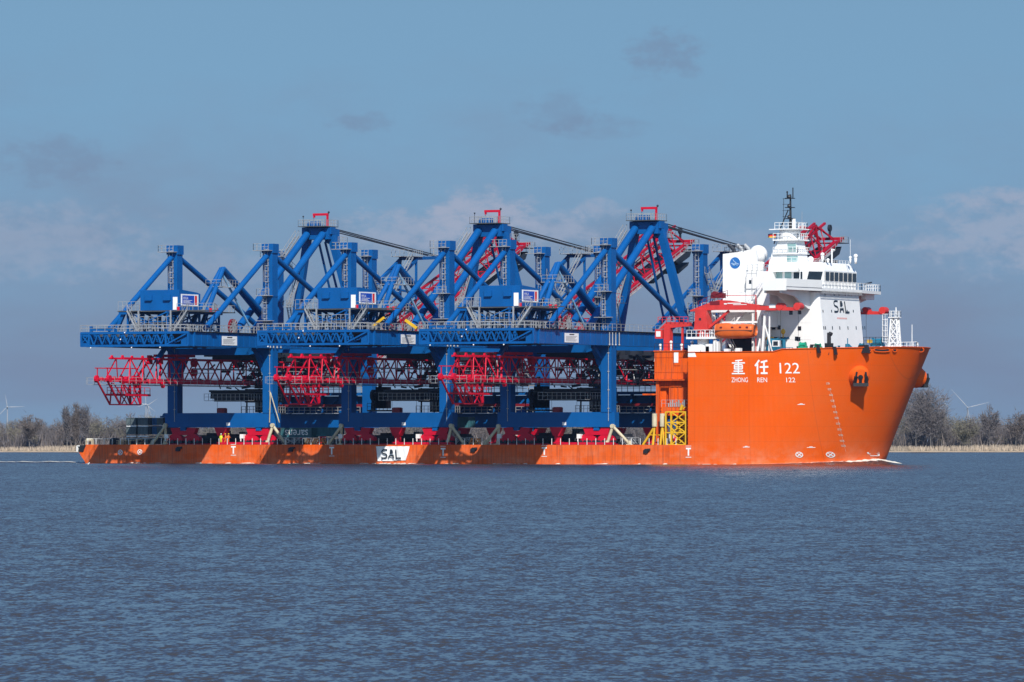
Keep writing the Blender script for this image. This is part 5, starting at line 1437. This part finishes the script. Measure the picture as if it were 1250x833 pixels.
    for k in range(7):
        x_, y_, z_ = rnd.uniform(-3.5,3), rnd.uniform(-13,-1), rnd.uniform(12.4,16.4); b.box(x_, x_+1.2, y_, y_+1.2, z_, z_+rnd.uniform(.6,1.6))
    tr = P(b, 'trolley', M_DARK)
    b = MB(); b.rail([(-4.3, -16.2, 10.6), (4.3, -16.2, 10.6), (4.3, -5, 10.6)], step=.9, w=.07); b.box(-4.3, 4.3, -16.2, -14.4, 10.5, 10.58); b.build('railing', M_GREY, tr)
    b = MB()
    b.box(1.6, 4.2, -9.2, -6.0, 8.6, 11.0)
    for x in (.4, 2.8, 4.0): b.box(x-.1, x+.1, -10.0, -9.8, 8.3, 12.6); b.box(x-.1, x+.1, -5.4, -5.2, 8.3, 12.6)
    b.box(-.4, 5.0, -10.4, -4.6, 8.3, 8.5); b.bar((-.2, -9, 8.3), (3.2, -9, 6.2), .34)
    b.rail([(-.2, -8, 6.4), (4.8, -8, 6.4)], h=1.8, step=1.0, w=.16)
    cb = P(b, 'driver_cab', M_DARK)
    b = MB(); b.box(1.7, 4.1, -9.28, -9.21, 9.4, 10.8); b.box(4.21, 4.26, -9, -6.2, 9.4, 10.8); b.build('cab_window', M_GLASS, cb)
    b = MB(); b.rail([(-.4, -10.3, 8.5), (4.9, -10.3, 8.5), (4.9, -4.7, 8.5)], step=.8, w=.07); b.build('railing', M_GREY, cb)
    b = MB(); b.box(-7.6, -5.6, -11.2, -9.4, 9.2, 12.8); b.box(-9.0, -5.2, -11.6, -9.0, 8.7, 8.95); b.box(-7.4, -7.0, -10.6, -10, 12.8, 14.4); b.rail([(-9, -11.5, 8.95), (-5.2, -11.5, 8.95)], step=.7, w=.07)
    for z in (10, 10.9, 11.8): b.box(-7.7, -5.5, -11.3, -11.2, z, z+.12); P(b, 'electric_house', mat('equipment_grey', (.20, .215, .22), .6, var=.3, scale=1.5))
    b = MB(); b.tube((-8.6, -10.4, 11.4), (-8.2, -10.4, 11.4), .95, 20); b.tube((-8.8, -10.4, 11.4), (-8.0, -10.4, 11.4), .3, 12); b.box(-8.7, -8.1, -10.6, -10.2, 8.95, 11.4); P(b, 'cable_drum', M_DARK)
    b = MB()
    for x in (-2.2, 2.4): b.tube((x, -15.4, 10.4), (x, -15.4, 3.3), .03, 5)
    P(b, 'hanging_rope', M_CABLE)
    b = MB()
    for z in (21.7, 23.6, 25.2): b.rail([(4.2, 19.5, z), (9.6, 19.5, z), (9.6, 23.5, z)], step=.9, w=.07)
    for x in (5.2, 6.4): b.box(x-.06, x+.06, 21, 21.12, 21.7, 27.2)
    b.warren((5.2, 21, 22), (5.2, 21, 27), (6.4, 21, 22), (6.4, 21, 27), 6, .07)
    P(b, 'hinge_tower', M_GREY)
    # busy small works at the port hinge: hose loops, pipes
    b = MB()
    for k in range(70):
        y = 2 + 18*rnd.random(); x = rnd.uniform(-8, 8); z = rnd.uniform(13.2, 17.2)
        b.bar((x, y, z), (x+rnd.uniform(-.8,.8), y+rnd.uniform(-1,1), z+rnd.uniform(.5, 1.8)), rnd.uniform(.08, .22))
    b.rail([(-8.4, 14, 15.2), (8.4, 14, 15.2)], step=.8, w=.07); b.rail([(-8.4, 21, 13.2), (8.4, 21, 13.2)], step=.8, w=.07)
    b.box(-8.4, 8.4, 13.5, 14.5, 15.1, 15.2)
    P(b, 'hinge_gallery', M_GREY)
    return root
# ------------------------------------------------------------------ cranes placed
proto = crane()
labels = ['aftmost blue container crane, its red girder end hanging past the low stern',
          'middle blue container crane, standing above the white SAL banner on the hull',
          'foremost blue container crane, closest to the orange casing and white bridge']
for i, cx in enumerate(CRX):
    o = proto if i == 0 else copy_tree(proto)
    o['label'] = labels[i]
    o.location = (cx, 0, DECKZ)
for ch in proto.children: ch.location = (0, 0, -DECKZ)
# the aftmost crane has no side drum; the middle one keeps two yellow lifting struts on its deck
for o in list(proto.children):
    if o.name.split('.')[0] in ('electric_house', 'cable_drum'): bpy.data.objects.remove(o)
mid = next(o for o in scn.objects if o.get('label') == labels[1])
for (xa, za, xb, zb_) in ((455, 399, 469, 388), (495, 391, 509, 401)):
    p_, q_ = at(xa, za, -36), at(xb, zb_, -36)
    b = MB(); b.bar((p_.x-CRX[1], -36, p_.z), (q_.x-CRX[1], -36, q_.z), .4); b.build('lifting_strut', M_YELLOW, mid)
for o in list(scn.objects):
    if o.parent and o.parent.name.startswith('container_crane'): o.location = (0, 0, -DECKZ)

# ------------------------------------------------------------------ loose things
# lifeboat
b = MB()
L0, L1, yc, zc = 46.1, 53.0, -17.9, 21.55
ns, nk = 18, 16
for i in range(ns+1):
    t = i/ns; x = L0 + (L1-L0)*t
    e = max(.0, 1-abs(2*t-1)**4.5)**.5
    e = max(e, .28 if t < .5 else .22)
    for k in range(nk):
        a = 2*math.pi*k/nk
        yy, zz = math.cos(a), math.sin(a)
        yy = math.copysign(abs(yy)**.75, yy); zz = math.copysign(abs(zz)**.7, zz)
        top = 1.22 if t < .35 else 1.02
        b.v.append((x, yc+yy*1.2*(.55+.45*e), zc+zz*(top*(.8+.2*e) if zz > 0 else 1.32*(.55+.45*e))))
for i in range(ns):
    for k in range(nk): b.f.append((i*nk+k, i*nk+(k+1) % nk, (i+1)*nk+(k+1) % nk, (i+1)*nk+k)); b.m.append(0)
b.f.append(tuple(range(nk))); b.m.append(0); b.f.append(tuple(range(ns*nk+nk-1, ns*nk-1, -1))); b.m.append(0)
lbt = thing('lifeboat', (49.5, yc, 20.2), 'enclosed orange lifeboat hanging in white davits below the red deck crane boom', 'lifeboat')
b.build('boat_hull', M_ORANGE, lbt, smooth=True)
b = MB(); b.box(L0+.25, L1-.15, yc-1.24, yc+1.24, zc-.06, zc+.05); b.build('rubbing_strake', mat('strake', (.22, .07, .04), .6), lbt)
b = MB()
for x in (47.2, 49.2, 50.6, 51.8): b.box(x, x+.4, yc-1.19, yc-1.1, zc+.35, zc+.6)
b.build('boat_window', M_DRED, lbt)
shift(lbt)

# containers on the deck: stacks by the stern
def container(x0, x1, y0, y1, z0, z1, m, label, group=None):
    cxx, cyy = (x0+x1)/2, (y0+y1)/2
    o = thing('container', (cxx, cyy, z0), label, 'container', group)
    w, d, h = (x1-x0)/2, (y1-y0)/2, z1-z0
    b = MB(); nr = max(6, int((x1-x0)/.28))
    pts_ = []
    for i in range(nr):
        xa = -w+.1+(2*w-.2)*i/nr; st = (2*w-.2)/nr
        pts_ += [(xa, -d+.05), (xa+st*.3, -d+.05), (xa+st*.5, -d+.11), (xa+st*.8, -d+.11)]
    pts_ += [(w-.1, -d+.05), (w-.1, d-.05), (-w+.1, d-.05)]
    b.prism(pts_, 'z', .12, h-.10)
    b.build('walls', m, o)
    b = MB()
    for sx in (-1, 1):
        for sy in (-1, 1): b.box(sx*w, sx*(w-.14), sy*d, sy*(d-.14), 0, h)
    for z in (0, h-.14):
        for sy in (-1, 1): b.box(-w+.14, w-.14, sy*d, sy*(d-.1), z, z+.14)
        for sx in (-1, 1): b.box(sx*w, sx*(w-.1), -d+.14, d-.14, z, z+.14)
    b.build('frame', m, o)
    b = MB(); b.box(w-.09, w-.05, -d+.15, d-.15, .15, h-.15)
    for q in (-.45, -.15, .15, .45): b.tube((w-.02, q*d*1.6, .1), (w-.02, q*d*1.6, h-.1), .035, 6)
    b.build('door', m, o)
    return o
GX = 'containers stacked by the stern'
cols = [(153.8, 165.6), (168.3, 180.2), (186, 191), (191.6, 198.4)]
rowsy = [(510.2, 519.2), (521, 530.5), (534.5, 542.5)]
nmz = ['topmost', 'middle', 'lowest']
cl = ['leftmost grey-green', 'second grey-green from the left', 'narrow blue', 'grey one nearest the blue crane leg,']
for i, (pa, pb) in enumerate(cols):
    for j, (ya, yb) in enumerate(rowsy):
        if j == 2 and i > 1: continue
        Yc = -13.0
        A, B = at(pa, yb, Yc), at(pb, ya, Yc)
        m = M_CONTB if i == 2 else M_CONT
        lb_ = {0: 'grey-green container at the left end of the stern stacks, %s of its stack', 1: 'second grey-green container from the left in the stern stacks, %s of its stack',
               2: 'blue container between grey ones in the stern stacks, %s of the two', 3: 'grey container beside the dark blue crane leg, %s of its stack'}[i] % ({0:'upper',1:'lower'}[j] if i == 2 else nmz[j] if i < 2 else {0:'upper',1:'lower'}[j])
        z0, z1 = A.z, B.z
        container(A.x, B.x, Yc, Yc+5.5, z0, z1, m, lb_, GX)
b = MB()
for pa, pb in cols[:2]:
    for py in (520.2, 532.6):
        A, B = at(pa, py, -13), at(pb, py, -13)
        b.box(A.x, B.x, -12.9, -8, A.z-.14, A.z+.08)
tag(b.build('dunnage_beam', M_WHITE), 'pale timber layers laid between the stacked grey-green containers at the stern', 'timber')
p = at(194, 507.5, -13); b = MB(); b.sphere((p.x, -11, p.z), .45, 10, 6); b.box(p.x-.6, p.x+.6, -11.6, -10.4, p.z-.35, p.z-.05)
tag(b.build('tarpaulin_bundle', M_CONTB), 'dark blue covered bundle lying on top of the grey stern container', 'bundle')

# teal containers with upside-down lettering between the two aft cranes
def teal(pa, pb, ya, yb, Yc, label):
    A, B = at(pa, yb, Yc), at(pb, ya, Yc)
    return container(A.x, B.x, Yc, Yc+2.4, A.z, B.z, M_SAR, label, 'teal containers amid the cranes'), A, B
o1, A, B = teal(342.5, 380, 522.5, 534.5, -15.6, 'teal container with upside-down white lettering, between the aft and middle cranes')
b = MB()
vs_, fs = text_tris('sarens', 1.0)
x0 = min(v[0] for v in vs_); x1 = max(v[0] for v in vs_)
pa, pb = at(347.8, 531.3, -15.62), at(376, 524.8, -15.62)
kx = (pb.x-pa.x)/(x1-x0); y1 = max(v[1] for v in vs_); kz = (pb.z-pa.z)/y1
b.add([(pb.x-(v[0]-x0)*kx - o1.location.x, -15.62-o1.location.y, pb.z-v[1]*kz - o1.location.z) for v in vs_], fs)
b.build('lettering', M_WHITEC, o1)
teal(381, 412, 522, 533, -13.8, 'plain teal container right of the one with upside-down lettering')
teal(545, 572, 509, 522, 4, 'dark container in shadow between the middle and foremost cranes')
o4 = container(14.2, 20.2, -6, -3.5, 3.2, 5.8, M_CONT, 'dark grey container below the sill of the foremost crane')
# power packs of the movers: dark skids
M_SKID = mat('skid_dark', (.03, .035, .045), .6, var=.4)
for px0, px1, Yc, lab in ((346, 372, -17.5, 'dark low skid of pipes under the container with upside-down lettering'), (396, 414, -16.5, 'dark low skid right of the orange trestles aft'),
                          (556, 580, -16, 'dark low skid beside the trestles between the middle and foremost cranes'), (760, 782, -16, 'dark low skid between the foremost crane and the cream cylinders')):
    A, B = at(px0, 543, Yc), at(px1, 536.5, Yc)
    o = thing('power_skid', ((A.x+B.x)/2, Yc, DZ), lab, 'skid', 'power skids on the deck')
    w = (B.x-A.x)/2
    b = MB(); b.box(-w, w, -.7, .7, 0, .35); b.box(-w*.9, -w*.2, -.5, .6, .35, 1.1); b.box(0, w*.8, -.6, .6, .35, .95); b.build('body', M_SKID, o)
    b = MB(); b.rail([(-w, -.7, .3), (w, -.7, .3)], h=.9, step=.7, w=.06)
    for k in range(7): b.bar((-w+rnd.random()*2*w, -.72, .2), (-w+rnd.random()*2*w, -.72, 1.2), .08)
    b.build('pipework', M_GREY, o)
    b = MB(); b.box(-w*.1, w*.25, -.66, -.4, .4, .8); b.build('tank', M_TEAL, o)
# flat movers under the cranes
for cx, lab in zip(CRX, ('long dark mover trailer on many small wheels below the aftmost crane', 'long dark mover trailer on many small wheels below the middle crane', 'long dark mover trailer on many small wheels below the foremost crane')):
    o = thing('mover_trailer', (cx, -10, DZ), lab, 'trailer', 'mover trailers under the cranes')
    b = MB(); b.box(-9.5, 9.5, -1.2, 1.2, .95, 1.45); b.box(-9.4, 9.4, -.3, .3, .7, .95)
    for k in range(13): b.box(-9.1+k*1.5, -8.9+k*1.5, -1.22, 1.22, .62, .95)
    b.build('deck', M_SKID, o)
    for k in range(12):
        b = MB(); b.tube((-8.3+k*1.5, -1.15, .38), (-8.3+k*1.5, 1.15, .38), .38, 12); b.build('wheel', M_BLACK, o)
    b = MB()
    for k in range(9): b.box(-8.9+k*2.1, -7.4+k*2.1, -1.0, 1.0, 1.45, 1.6+.9*((k*7) % 5)/5)
    b.build('packing', M_DARK, o)
# orange trestles
M_TRES = mat('trestle_orange', (.60, .22, .03), .5, var=.15)
for px, lab in ((377.5, 'first small orange trestle from the left, below the plain teal container'), (386, 'second small orange trestle, below the plain teal container'), (394.5, 'third small orange trestle, nearest the cream brace of the middle crane'),
                (577.5, 'orange trestle left of its twin, between the middle and foremost cranes'), (584.5, 'orange trestle right of its twin, between the middle and foremost cranes')):
    p = at(px, 543, -18.6); o = thing('trestle', (p.x, -18.6, DZ), lab, 'trestle', 'orange trestles on the deck')
    b = MB()
    for sy in (-.4, .4):
        b.bar((-.55, sy, 0), (-.05, sy, .95), .13); b.bar((.55, sy, 0), (.05, sy, .95), .13); b.bar((-.3, sy, .45), (.3, sy, .45), .09)
    b.build('legs', M_TRES, o)
    b = MB(); b.box(-.15, .15, -.6, .6, .93, 1.06); b.build('top_beam', M_TRES, o)
# cream sea-fastening braces: pairs of raking struts from the sill corners
def brace(pxt, pyt, pxa, pxb, Y, lab):
    T = at(pxt, pyt, Y); A_ = at(pxa, 543, Y); B_ = at(pxb, 543, Y)
    o = thing('sea_fastening', (T.x, Y, DZ), lab, 'brace', 'cream sea-fastening struts')
    for q, yo in ((A_, -.3), (B_, .5)):
        b = MB(); b.tube((0, 0, T.z-DZ), (q.x-T.x, yo, .12), .25, 10); st = b.build('strut', M_CREAM, o)
        b = MB(); b.box(q.x-T.x-.45, q.x-T.x+.45, yo-.4, yo+.4, 0, .14); b.tube((q.x-T.x, yo, .1), (q.x-T.x, yo, .7), .34, 10, .25); b.build('foot_plate', M_CREAM, st)
    b = MB(); b.tube((0, -.35, T.z-DZ), (0, .35, T.z-DZ), .36, 12); b.build('head_pin', M_CREAM, o)
brace(202.5, 519.5, 187, 199.5, -18.4, 'cream struts at the aft corner of the aftmost crane, next to the containers')
brace(333, 519.5, 327, 347, -18.4, 'cream struts at the forward corner of the aftmost crane, left of the upside-down lettering')
brace(417, 520, 402, 414, -18.4, 'cream struts at the aft corner of the middle crane')
brace(551, 520, 547, 565, -18.4, 'cream struts at the forward corner of the middle crane')
brace(609, 520.5, 593, 606, -18.4, 'cream struts at the aft corner of the foremost crane')
brace(748, 520.5, 742, 767, -18.4, 'cream struts at the forward corner of the foremost crane')
# tall rigging poles
def aframe(px, pyt, pxa, pxb, pyb, Y, lab, m):
    T = at(px, pyt, Y); A_ = at(pxa, pyb, Y); B_ = at(pxb, pyb, Y)
    b = MB(); b.tube(T, A_, .09, 6); b.tube(T, B_, .09, 6)
    tag(b.build('rigging_strop', m), lab, 'strop')
aframe(330, 479, 329, 341, 516, -19.2, 'pale yellow rope strop in a narrow V before the forward leg of the aftmost crane', M_CREAM)

# yellow lattice tower and cream cylinders beside the casing
b = MB()
A, B = at(812.8, 545, -18.2), at(837.2, 503, -18.2)
x0, x1, z0, z1 = A.x, B.x, DZ, B.z
for y in (-18.2, -15.9):
    for x in (x0, x0+.27*(x1-x0), x1): b.bar((x, y, z0), (x, y, z1), .24)
    for t in (0.005, .37, .68, 1): b.bar((x0, y, z0+(z1-z0)*t), (x1, y, z0+(z1-z0)*t), .2)
    for t0, t1, fl in ((.68, 1, 1), (.37, .68, 0), (.37, .68, 1), (.68, 1, 0), (.0, .37, 1), (.0, .37, 0)):
        xa, xb = (x0+.27*(x1-x0), x1)
        za, zb_ = z0+(z1-z0)*t0, z0+(z1-z0)*t1
        b.bar((xa if fl else xb, y, zb_), (xb if fl else xa, y, za), .17)
    b.bar((x0, y, z0+(z1-z0)*.68), (x0+(x1-x0)*.5, y, z0+(z1-z0)*.37), .16)
for x in (x0, x1):
    for t in (.37, .68, 1): b.bar((x, -18.2, z0+(z1-z0)*t), (x, -15.9, z0+(z1-z0)*t), .16)
yt = thing('lattice_tower', ((x0+x1)/2, -17, DZ), 'square yellow steel lattice tower beside the tall orange hull side', 'tower')
b.build('tower_frame', M_YELLOW, yt)
b = MB(); b.tube((x1-1.2, -17.6, z1+.3), (x1-.9, -17.6, z1+1.1), .25, 10); b.bar((x1-1.4, -17.4, z1+.1), (x1-.3, -17.4, z1+.9), .15); b.build('shackle', M_YELLOW, yt)
shift(yt)
for (px, pa, pb, lab) in ((799, 785, 797, 'cream cylinder standing on yellow legs, farther from the yellow lattice tower'), (808.5, 806, 811, 'cream cylinder standing on yellow legs, right beside the yellow lattice tower')):
    T, Bq = at(px, 505, -17.5), at(px, 521, -17.5)
    o = thing('fender_cylinder', (T.x, -17.5, DZ), lab, 'cylinder', 'cream cylinders on yellow legs')
    b = MB(); b.tube((0, 0, Bq.z-DZ), (0, 0, T.z-DZ), .42, 18); b.build('barrel', M_CREAM, o)
    b = MB()
    for q in (pa, pb):
        F = at(q, 544, -17.5); b.tube((F.x-T.x, 0, 0), (0, 0, Bq.z-DZ), .2, 8)
    b.bar((-1.0, .0, 1.6), (.6, 0, 1.6), .14); b.build('leg', M_YELLOW, o)

# stern deck: timber stacks, a covered winch, a drum
def timber(px0, px1, py0, lab, seed):
    r = random.Random(seed); A, B = at(px0, 543, -17.5), at(px1, py0, -17.5)
    o = thing('timber_stack', ((A.x+B.x)/2, -17.5, DZ), lab, 'timber', 'timber stacks on the stern deck')
    w = (B.x-A.x)/2; h = B.z-DZ
    b = MB(); z = 0
    while z < h:
        y = -.8
        while y < .8:
            d = r.uniform(.14, .3); b.box(-w+r.uniform(0, .4), w-r.uniform(0, .5), y, y+d-.02, z, z+.16); y += d
        z += .19
    b.build('plank', M_WOOD, o)
    b = MB()
    for q in (-.6, .6): b.box(q*w-.04, q*w+.04, -.86, .86, 0, h+.05)
    b.build('lashing', M_DARK, o)
timber(144, 157, 538.2, 'longer pile of pale planks on the stern deck left of the containers', 1); timber(166, 174, 537.2, 'short reddish-topped pile of planks in front of the grey-green containers', 2); timber(158.5, 164.5, 538.8, 'small brown pile of planks between the two pale plank piles', 3)
p = at(140.5, 543, -17); o = thing('stern_winch', (p.x, -17, DZ), 'black mooring winch on the stern deck beside the pale planks', 'winch')
b = MB(); b.prism([(-.8, 0), (.9, 0), (.7, .6), (.3, 1.1), (-.2, 1.15), (-.7, .5)], 'y', -.6, .6); b.build('frame', M_BLACK, o)
b = MB(); b.tube((-.1, -.9, .6), (-.1, .9, .6), .5, 14); b.build('drum', M_BLACK, o)
p = at(109.5, 541, -17.8); o = thing('winch_drum', (p.x, -17.8, DZ), 'small cream drum on posts at the very stern', 'drum')
b = MB(); b.tube((-.5, 0, .75), (.5, 0, .75), .34, 14); b.build('barrel', M_CREAM, o)
b = MB()
for q in (-.55, .55): b.box(q-.06, q+.06, -.3, .3, 0, .8)
b.build('stand', M_CREAM, o)

# SAL banner slung over the side
b = MB()
N0, N1 = 26, 10
cor = {'tl': (458.8, 545.0), 'tr': (500, 545.0), 'bl': (461.2, 563.2), 'br': (495.6, 562.6)}
for i in range(N0+1):
    for j in range(N1+1):
        s_, t = i/N0, j/N1
        px = (cor['tl'][0]*(1-s_)+cor['tr'][0]*s_)*(1-t) + (cor['bl'][0]*(1-s_)+cor['br'][0]*s_)*t
        bot = 563.0 if s_ < .55 else 562.2
        py = 545.0*(1-t) + bot*t
        p = at(px, py, -20.12)
        b.v.append((p.x, -20.12-.07*math.sin(s_*17+t*3.2)*t-.05*math.sin(s_*31-t*5), p.z))
for i in range(N0):
    for j in range(N1):
        q = i*(N1+1)+j; b.f.append((q, q+1, q+N1+2, q+N1+1)); b.m.append(0)
ban = thing('banner', (-8, -20.12, DZ), 'white banner with dark SAL letters hung over the orange hull side below the middle crane', 'banner')
b.build('cloth', mat('banner_cloth', (.80, .81, .82), .7, var=.04), ban, smooth=True)
b = MB()
P0, P1 = at(465.8, 559.4, -20.3), at(489.8, 549.2, -20.3)
W, H = P1.x-P0.x, P1.z-P0.z
strokes(b, [((a[0]+P0.x, a[1]+P0.z), (c[0]+P0.x, c[1]+P0.z), *q_) for a, c, *q_ in logo_strokes(W, H)], lambda u, v_, l=0: (u, -20.30-l, v_), .24)
b.build('lettering', M_LOGO, ban)
shift(ban)

# flag
p = at(938, 286, -3)
fl = thing('flag', tuple(at(948, 290, -3)), 'black, red and gold flag flying from the white signal mast', 'flag')
b = MB()
for i in range(11):
    for j in range(4):
        s_, t = i/10, j/3
        q = at(947.5-10.5*s_, 284.6+1.5*s_+5.6*t-1.2*s_*t, -3)
        b.v.append((q.x, -3+.25*math.sin(s_*7), q.z))
for i in range(10):
    for j in range(3): q = i*4+j; b.f.append((q, q+1, q+5, q+4)); b.m.append(j)
b.build('cloth', [M_BLACK, M_SIGNR, M_YELLOW], fl)
b = MB(); a = at(948, 300, -3); c = at(948.3, 283.5, -3); b.tube(a, c, .03, 5); b.tube(at(945, 298, -3), at(946.5, 292, -3), .12, 6); b.build('halyard', M_DARK, fl)
shift(fl)

# crew by the rail
def person(px, Y, lab, vest, legs_c, helm, lean=0.0, sw=0.0, turn=0.0, bend=0.0):
    p = at(px, 543, Y); 
    o = thing('person', (p.x, Y, DZ+.02), lab, 'person', 'crew in work clothes at the rail', turn)
    verts = [(0,0,.93), (0,.02,1.15), (0,.03,1.42), (0,0,1.52), (0,-.02,1.60), (0,-.03,1.72)]
    rad = [.15, .15, .17, .06, .085, .10]
    e = [(0,1),(1,2),(2,3),(3,4),(4,5)]
    def chain(start, pts, rs):
        last = start
        for q, r in zip(pts, rs):
            verts.append(q); rad.append(r); e.append((last, len(verts)-1)); last = len(verts)-1
    for s_ in (-1, 1):
        chain(0, [(s_*.10, 0, .88), (s_*.11, -.03+sw*s_*.1, .5), (s_*.12, .03+sw*s_*.15, .09), (s_*.125, -.14+sw*s_*.15, .04)], [.10, .065, .05, .045])
        chain(2, [(s_*.20, .02, 1.41), (s_*.26, .04, 1.14), (s_*.23, -.16-bend, .98+bend), (s_*.22, -.24-bend, .95+bend)], [.065, .05, .04, .04])
    me = bpy.data.meshes.new('body'); me.from_pydata([(x, y-lean*z*.2, z) for x, y, z in verts], e, [])
    ob = bpy.data.objects.new('body', me); scn.collection.objects.link(ob)
    sk = ob.modifiers.new('s', 'SKIN'); ob.modifiers.new('u', 'SUBSURF').levels = 1
    for i, r in enumerate(rad): me.skin_vertices[0].data[i].radius = (r, r)
    me.skin_vertices[0].data[0].use_root = True
    dg = bpy.context.evaluated_depsgraph_get(); dg.update()
    m2 = bpy.data.meshes.new_from_object(ob.evaluated_get(dg))
    bpy.data.objects.remove(ob)
    m2.materials.clear()
    skin = mat('skin', (.45, .24, .16), .6)
    for m in (legs_c, vest, skin): m2.materials.append(m)
    for pg in m2.polygons:
        c = sum((m2.vertices[i].co for i in pg.vertices), Vector())/len(pg.vertices)
        pg.material_index = 0 if c.z < .9 and abs(c.x) < .2 else 2 if c.z > 1.52 else 1
        pg.use_smooth = True
    body = bpy.data.objects.new('body', m2); scn.collection.objects.link(body); body.parent = o
    b = MB(); b.sphere((0, -.03-lean*.35, 1.76), .135, 12, 7, sz=.8); b.tube((0, -.05-lean*.35, 1.72), (0, -.05-lean*.35, 1.745), .165, 12); b.build('helmet', helm, o)
M_HIVY = mat('hi_vis_yellow', (.62, .66, .03), .6); M_HIVO = mat('hi_vis_orange', (.75, .16, .02), .6); M_NAVY = mat('navy_cloth', (.02, .03, .07), .8)
person(269.8, -18.9, 'person in a yellow-green work jacket and white helmet by the deck rail', M_HIVY, M_HIVY, M_WHITEC, turn=.3, bend=.1)
person(275.2, -18.7, 'person in orange work clothes and yellow helmet, nearest the one in yellow-green', M_HIVO, M_HIVO, M_YELLOW, turn=-.5, sw=.8)
person(278.2, -19.1, 'person in orange work clothes bending forward, rightmost of the three at the rail', M_HIVO, M_HIVO, M_YELLOW, lean=.8, turn=.9, bend=.2)

# seagull resting on the water
p = cpx(107.6, 950, z=0)
g = thing('seagull', (p.x, p.y, 0), 'tiny white seagull sitting on the water in front of the stern', 'seagull')
b = MB(); b.sphere((0, 0, .12), .16, 12, 8, sz=.7); b.sphere((.2, 0, .30), .085, 10, 6); b.bar((.14, 0, .15), (.2, 0, .3), .1); b.build('body', M_WHITEC, g)
b = MB(); b.bar((-.3, -.1, .17), (.1, -.12, .17), .1, .06); b.bar((-.3, .1, .17), (.1, .12, .17), .1, .06); b.build('wing', M_GREY, g)

# bow wave and stern wake
M_FOAM = mat('foam', (.70, .66, .58), .8, var=.25, scale=1.5)
def ridge(name, pts, prof, mats):
    """pts: (x, y, outward x, outward y, height, reach)"""
    b = MB(); m_ = len(prof)
    for x, y, ox, oy, h, reach in pts:
        for t, s_ in prof: b.v.append((x+ox*t*reach, y+oy*t*reach, .012 + h*s_))
    for i in range(len(pts)-1):
        for j in range(m_-1):
            foam = 1 if j < (FOAMW if i < 62 else FOAMW+1 if i < 88 else 6) else 0
            b.f.append((i*m_+j, i*m_+j+1, (i+1)*m_+j+1, (i+1)*m_+j)); b.m.append(foam)
    return b.build(name, mats, smooth=True)
prof = [(-.15, .9), (.03, 1.0), (.08, .93), (.2, .72), (.4, .42), (.6, .2), (.8, .07), (1.0, 0)]
pts = []
for k in range(90):
    a = k/89
    x = 47 + (66.18-47)*math.sin(a*math.pi/2)
    y = -half(x, 0)
    dx = (half(x+.015, 0)-half(x-.015, 0))/.03 if x < 66.1 else -8
    nv = Vector((-dx, -1)).normalized()
    h = .95*max(0, a)**1.6*(1+.22*mnoise.noise((x*1.3, y*.9, 1))+.20*mnoise.noise((x*4.1, y*3.3, 5)))
    pts.append((x, y, nv.x, nv.y, h, 7.0))
for k in range(1, 14):
    pts.append((66.35+k*.10, -.5+.62*k, .9, -.42, .95*(1-k/13)**.7*(1+.25*mnoise.noise((k*.7, 2, 1))), 2.4-k*.12))
FOAMW = 2
tag(ridge('bow_wave', pts, prof, [M_WATER, M_FOAM]), kind='stuff')
# broken wash along the side
b = MB()
for k in range(150):
    x = rnd.uniform(-69, 64); y = -half(x, 0)-.02 if x > 42 else -20.02
    if mnoise.noise((x*.16, 3, 3)) < -.05: continue
    L = rnd.uniform(.3, 1.4); hh = rnd.uniform(.04, .16); y2 = -half(x+L, 0)-.02 if x+L > 42 else -20.02
    b.add([(x, y, 0), (x+L, y2, 0), (x+L*.8, y2-.12, hh), (x+L*.2, y-.12, hh*.8), (x, y-rnd.uniform(.3,.7), .015), (x+L, y2-rnd.uniform(.3,.7), .015)], [(0,1,2,3), (3,2,5,4)])
tag(b.build('side_wash', M_FOAM), kind='stuff')
pts = []
for k in range(160):
    x = -70 - k*.62
    h = (.26 + .16*mnoise.noise((k*.23, 0, 0)) + .13*mnoise.noise((k*.9, 4, 0)))*max(.35, 1-k/260)
    pts.append((x, -17.5+.6*mnoise.noise((k*.05, 7, 0))-k*.02, 0, -1, max(.03, h), 2.2))
FOAMW = 3
tag(ridge('stern_wake', pts, [(-.6, 0), (-.2, .7), (0, 1), (.12, .8), (.35, .45), (.7, .15), (1, 0)], [M_WATER, M_FOAM]), kind='stuff')
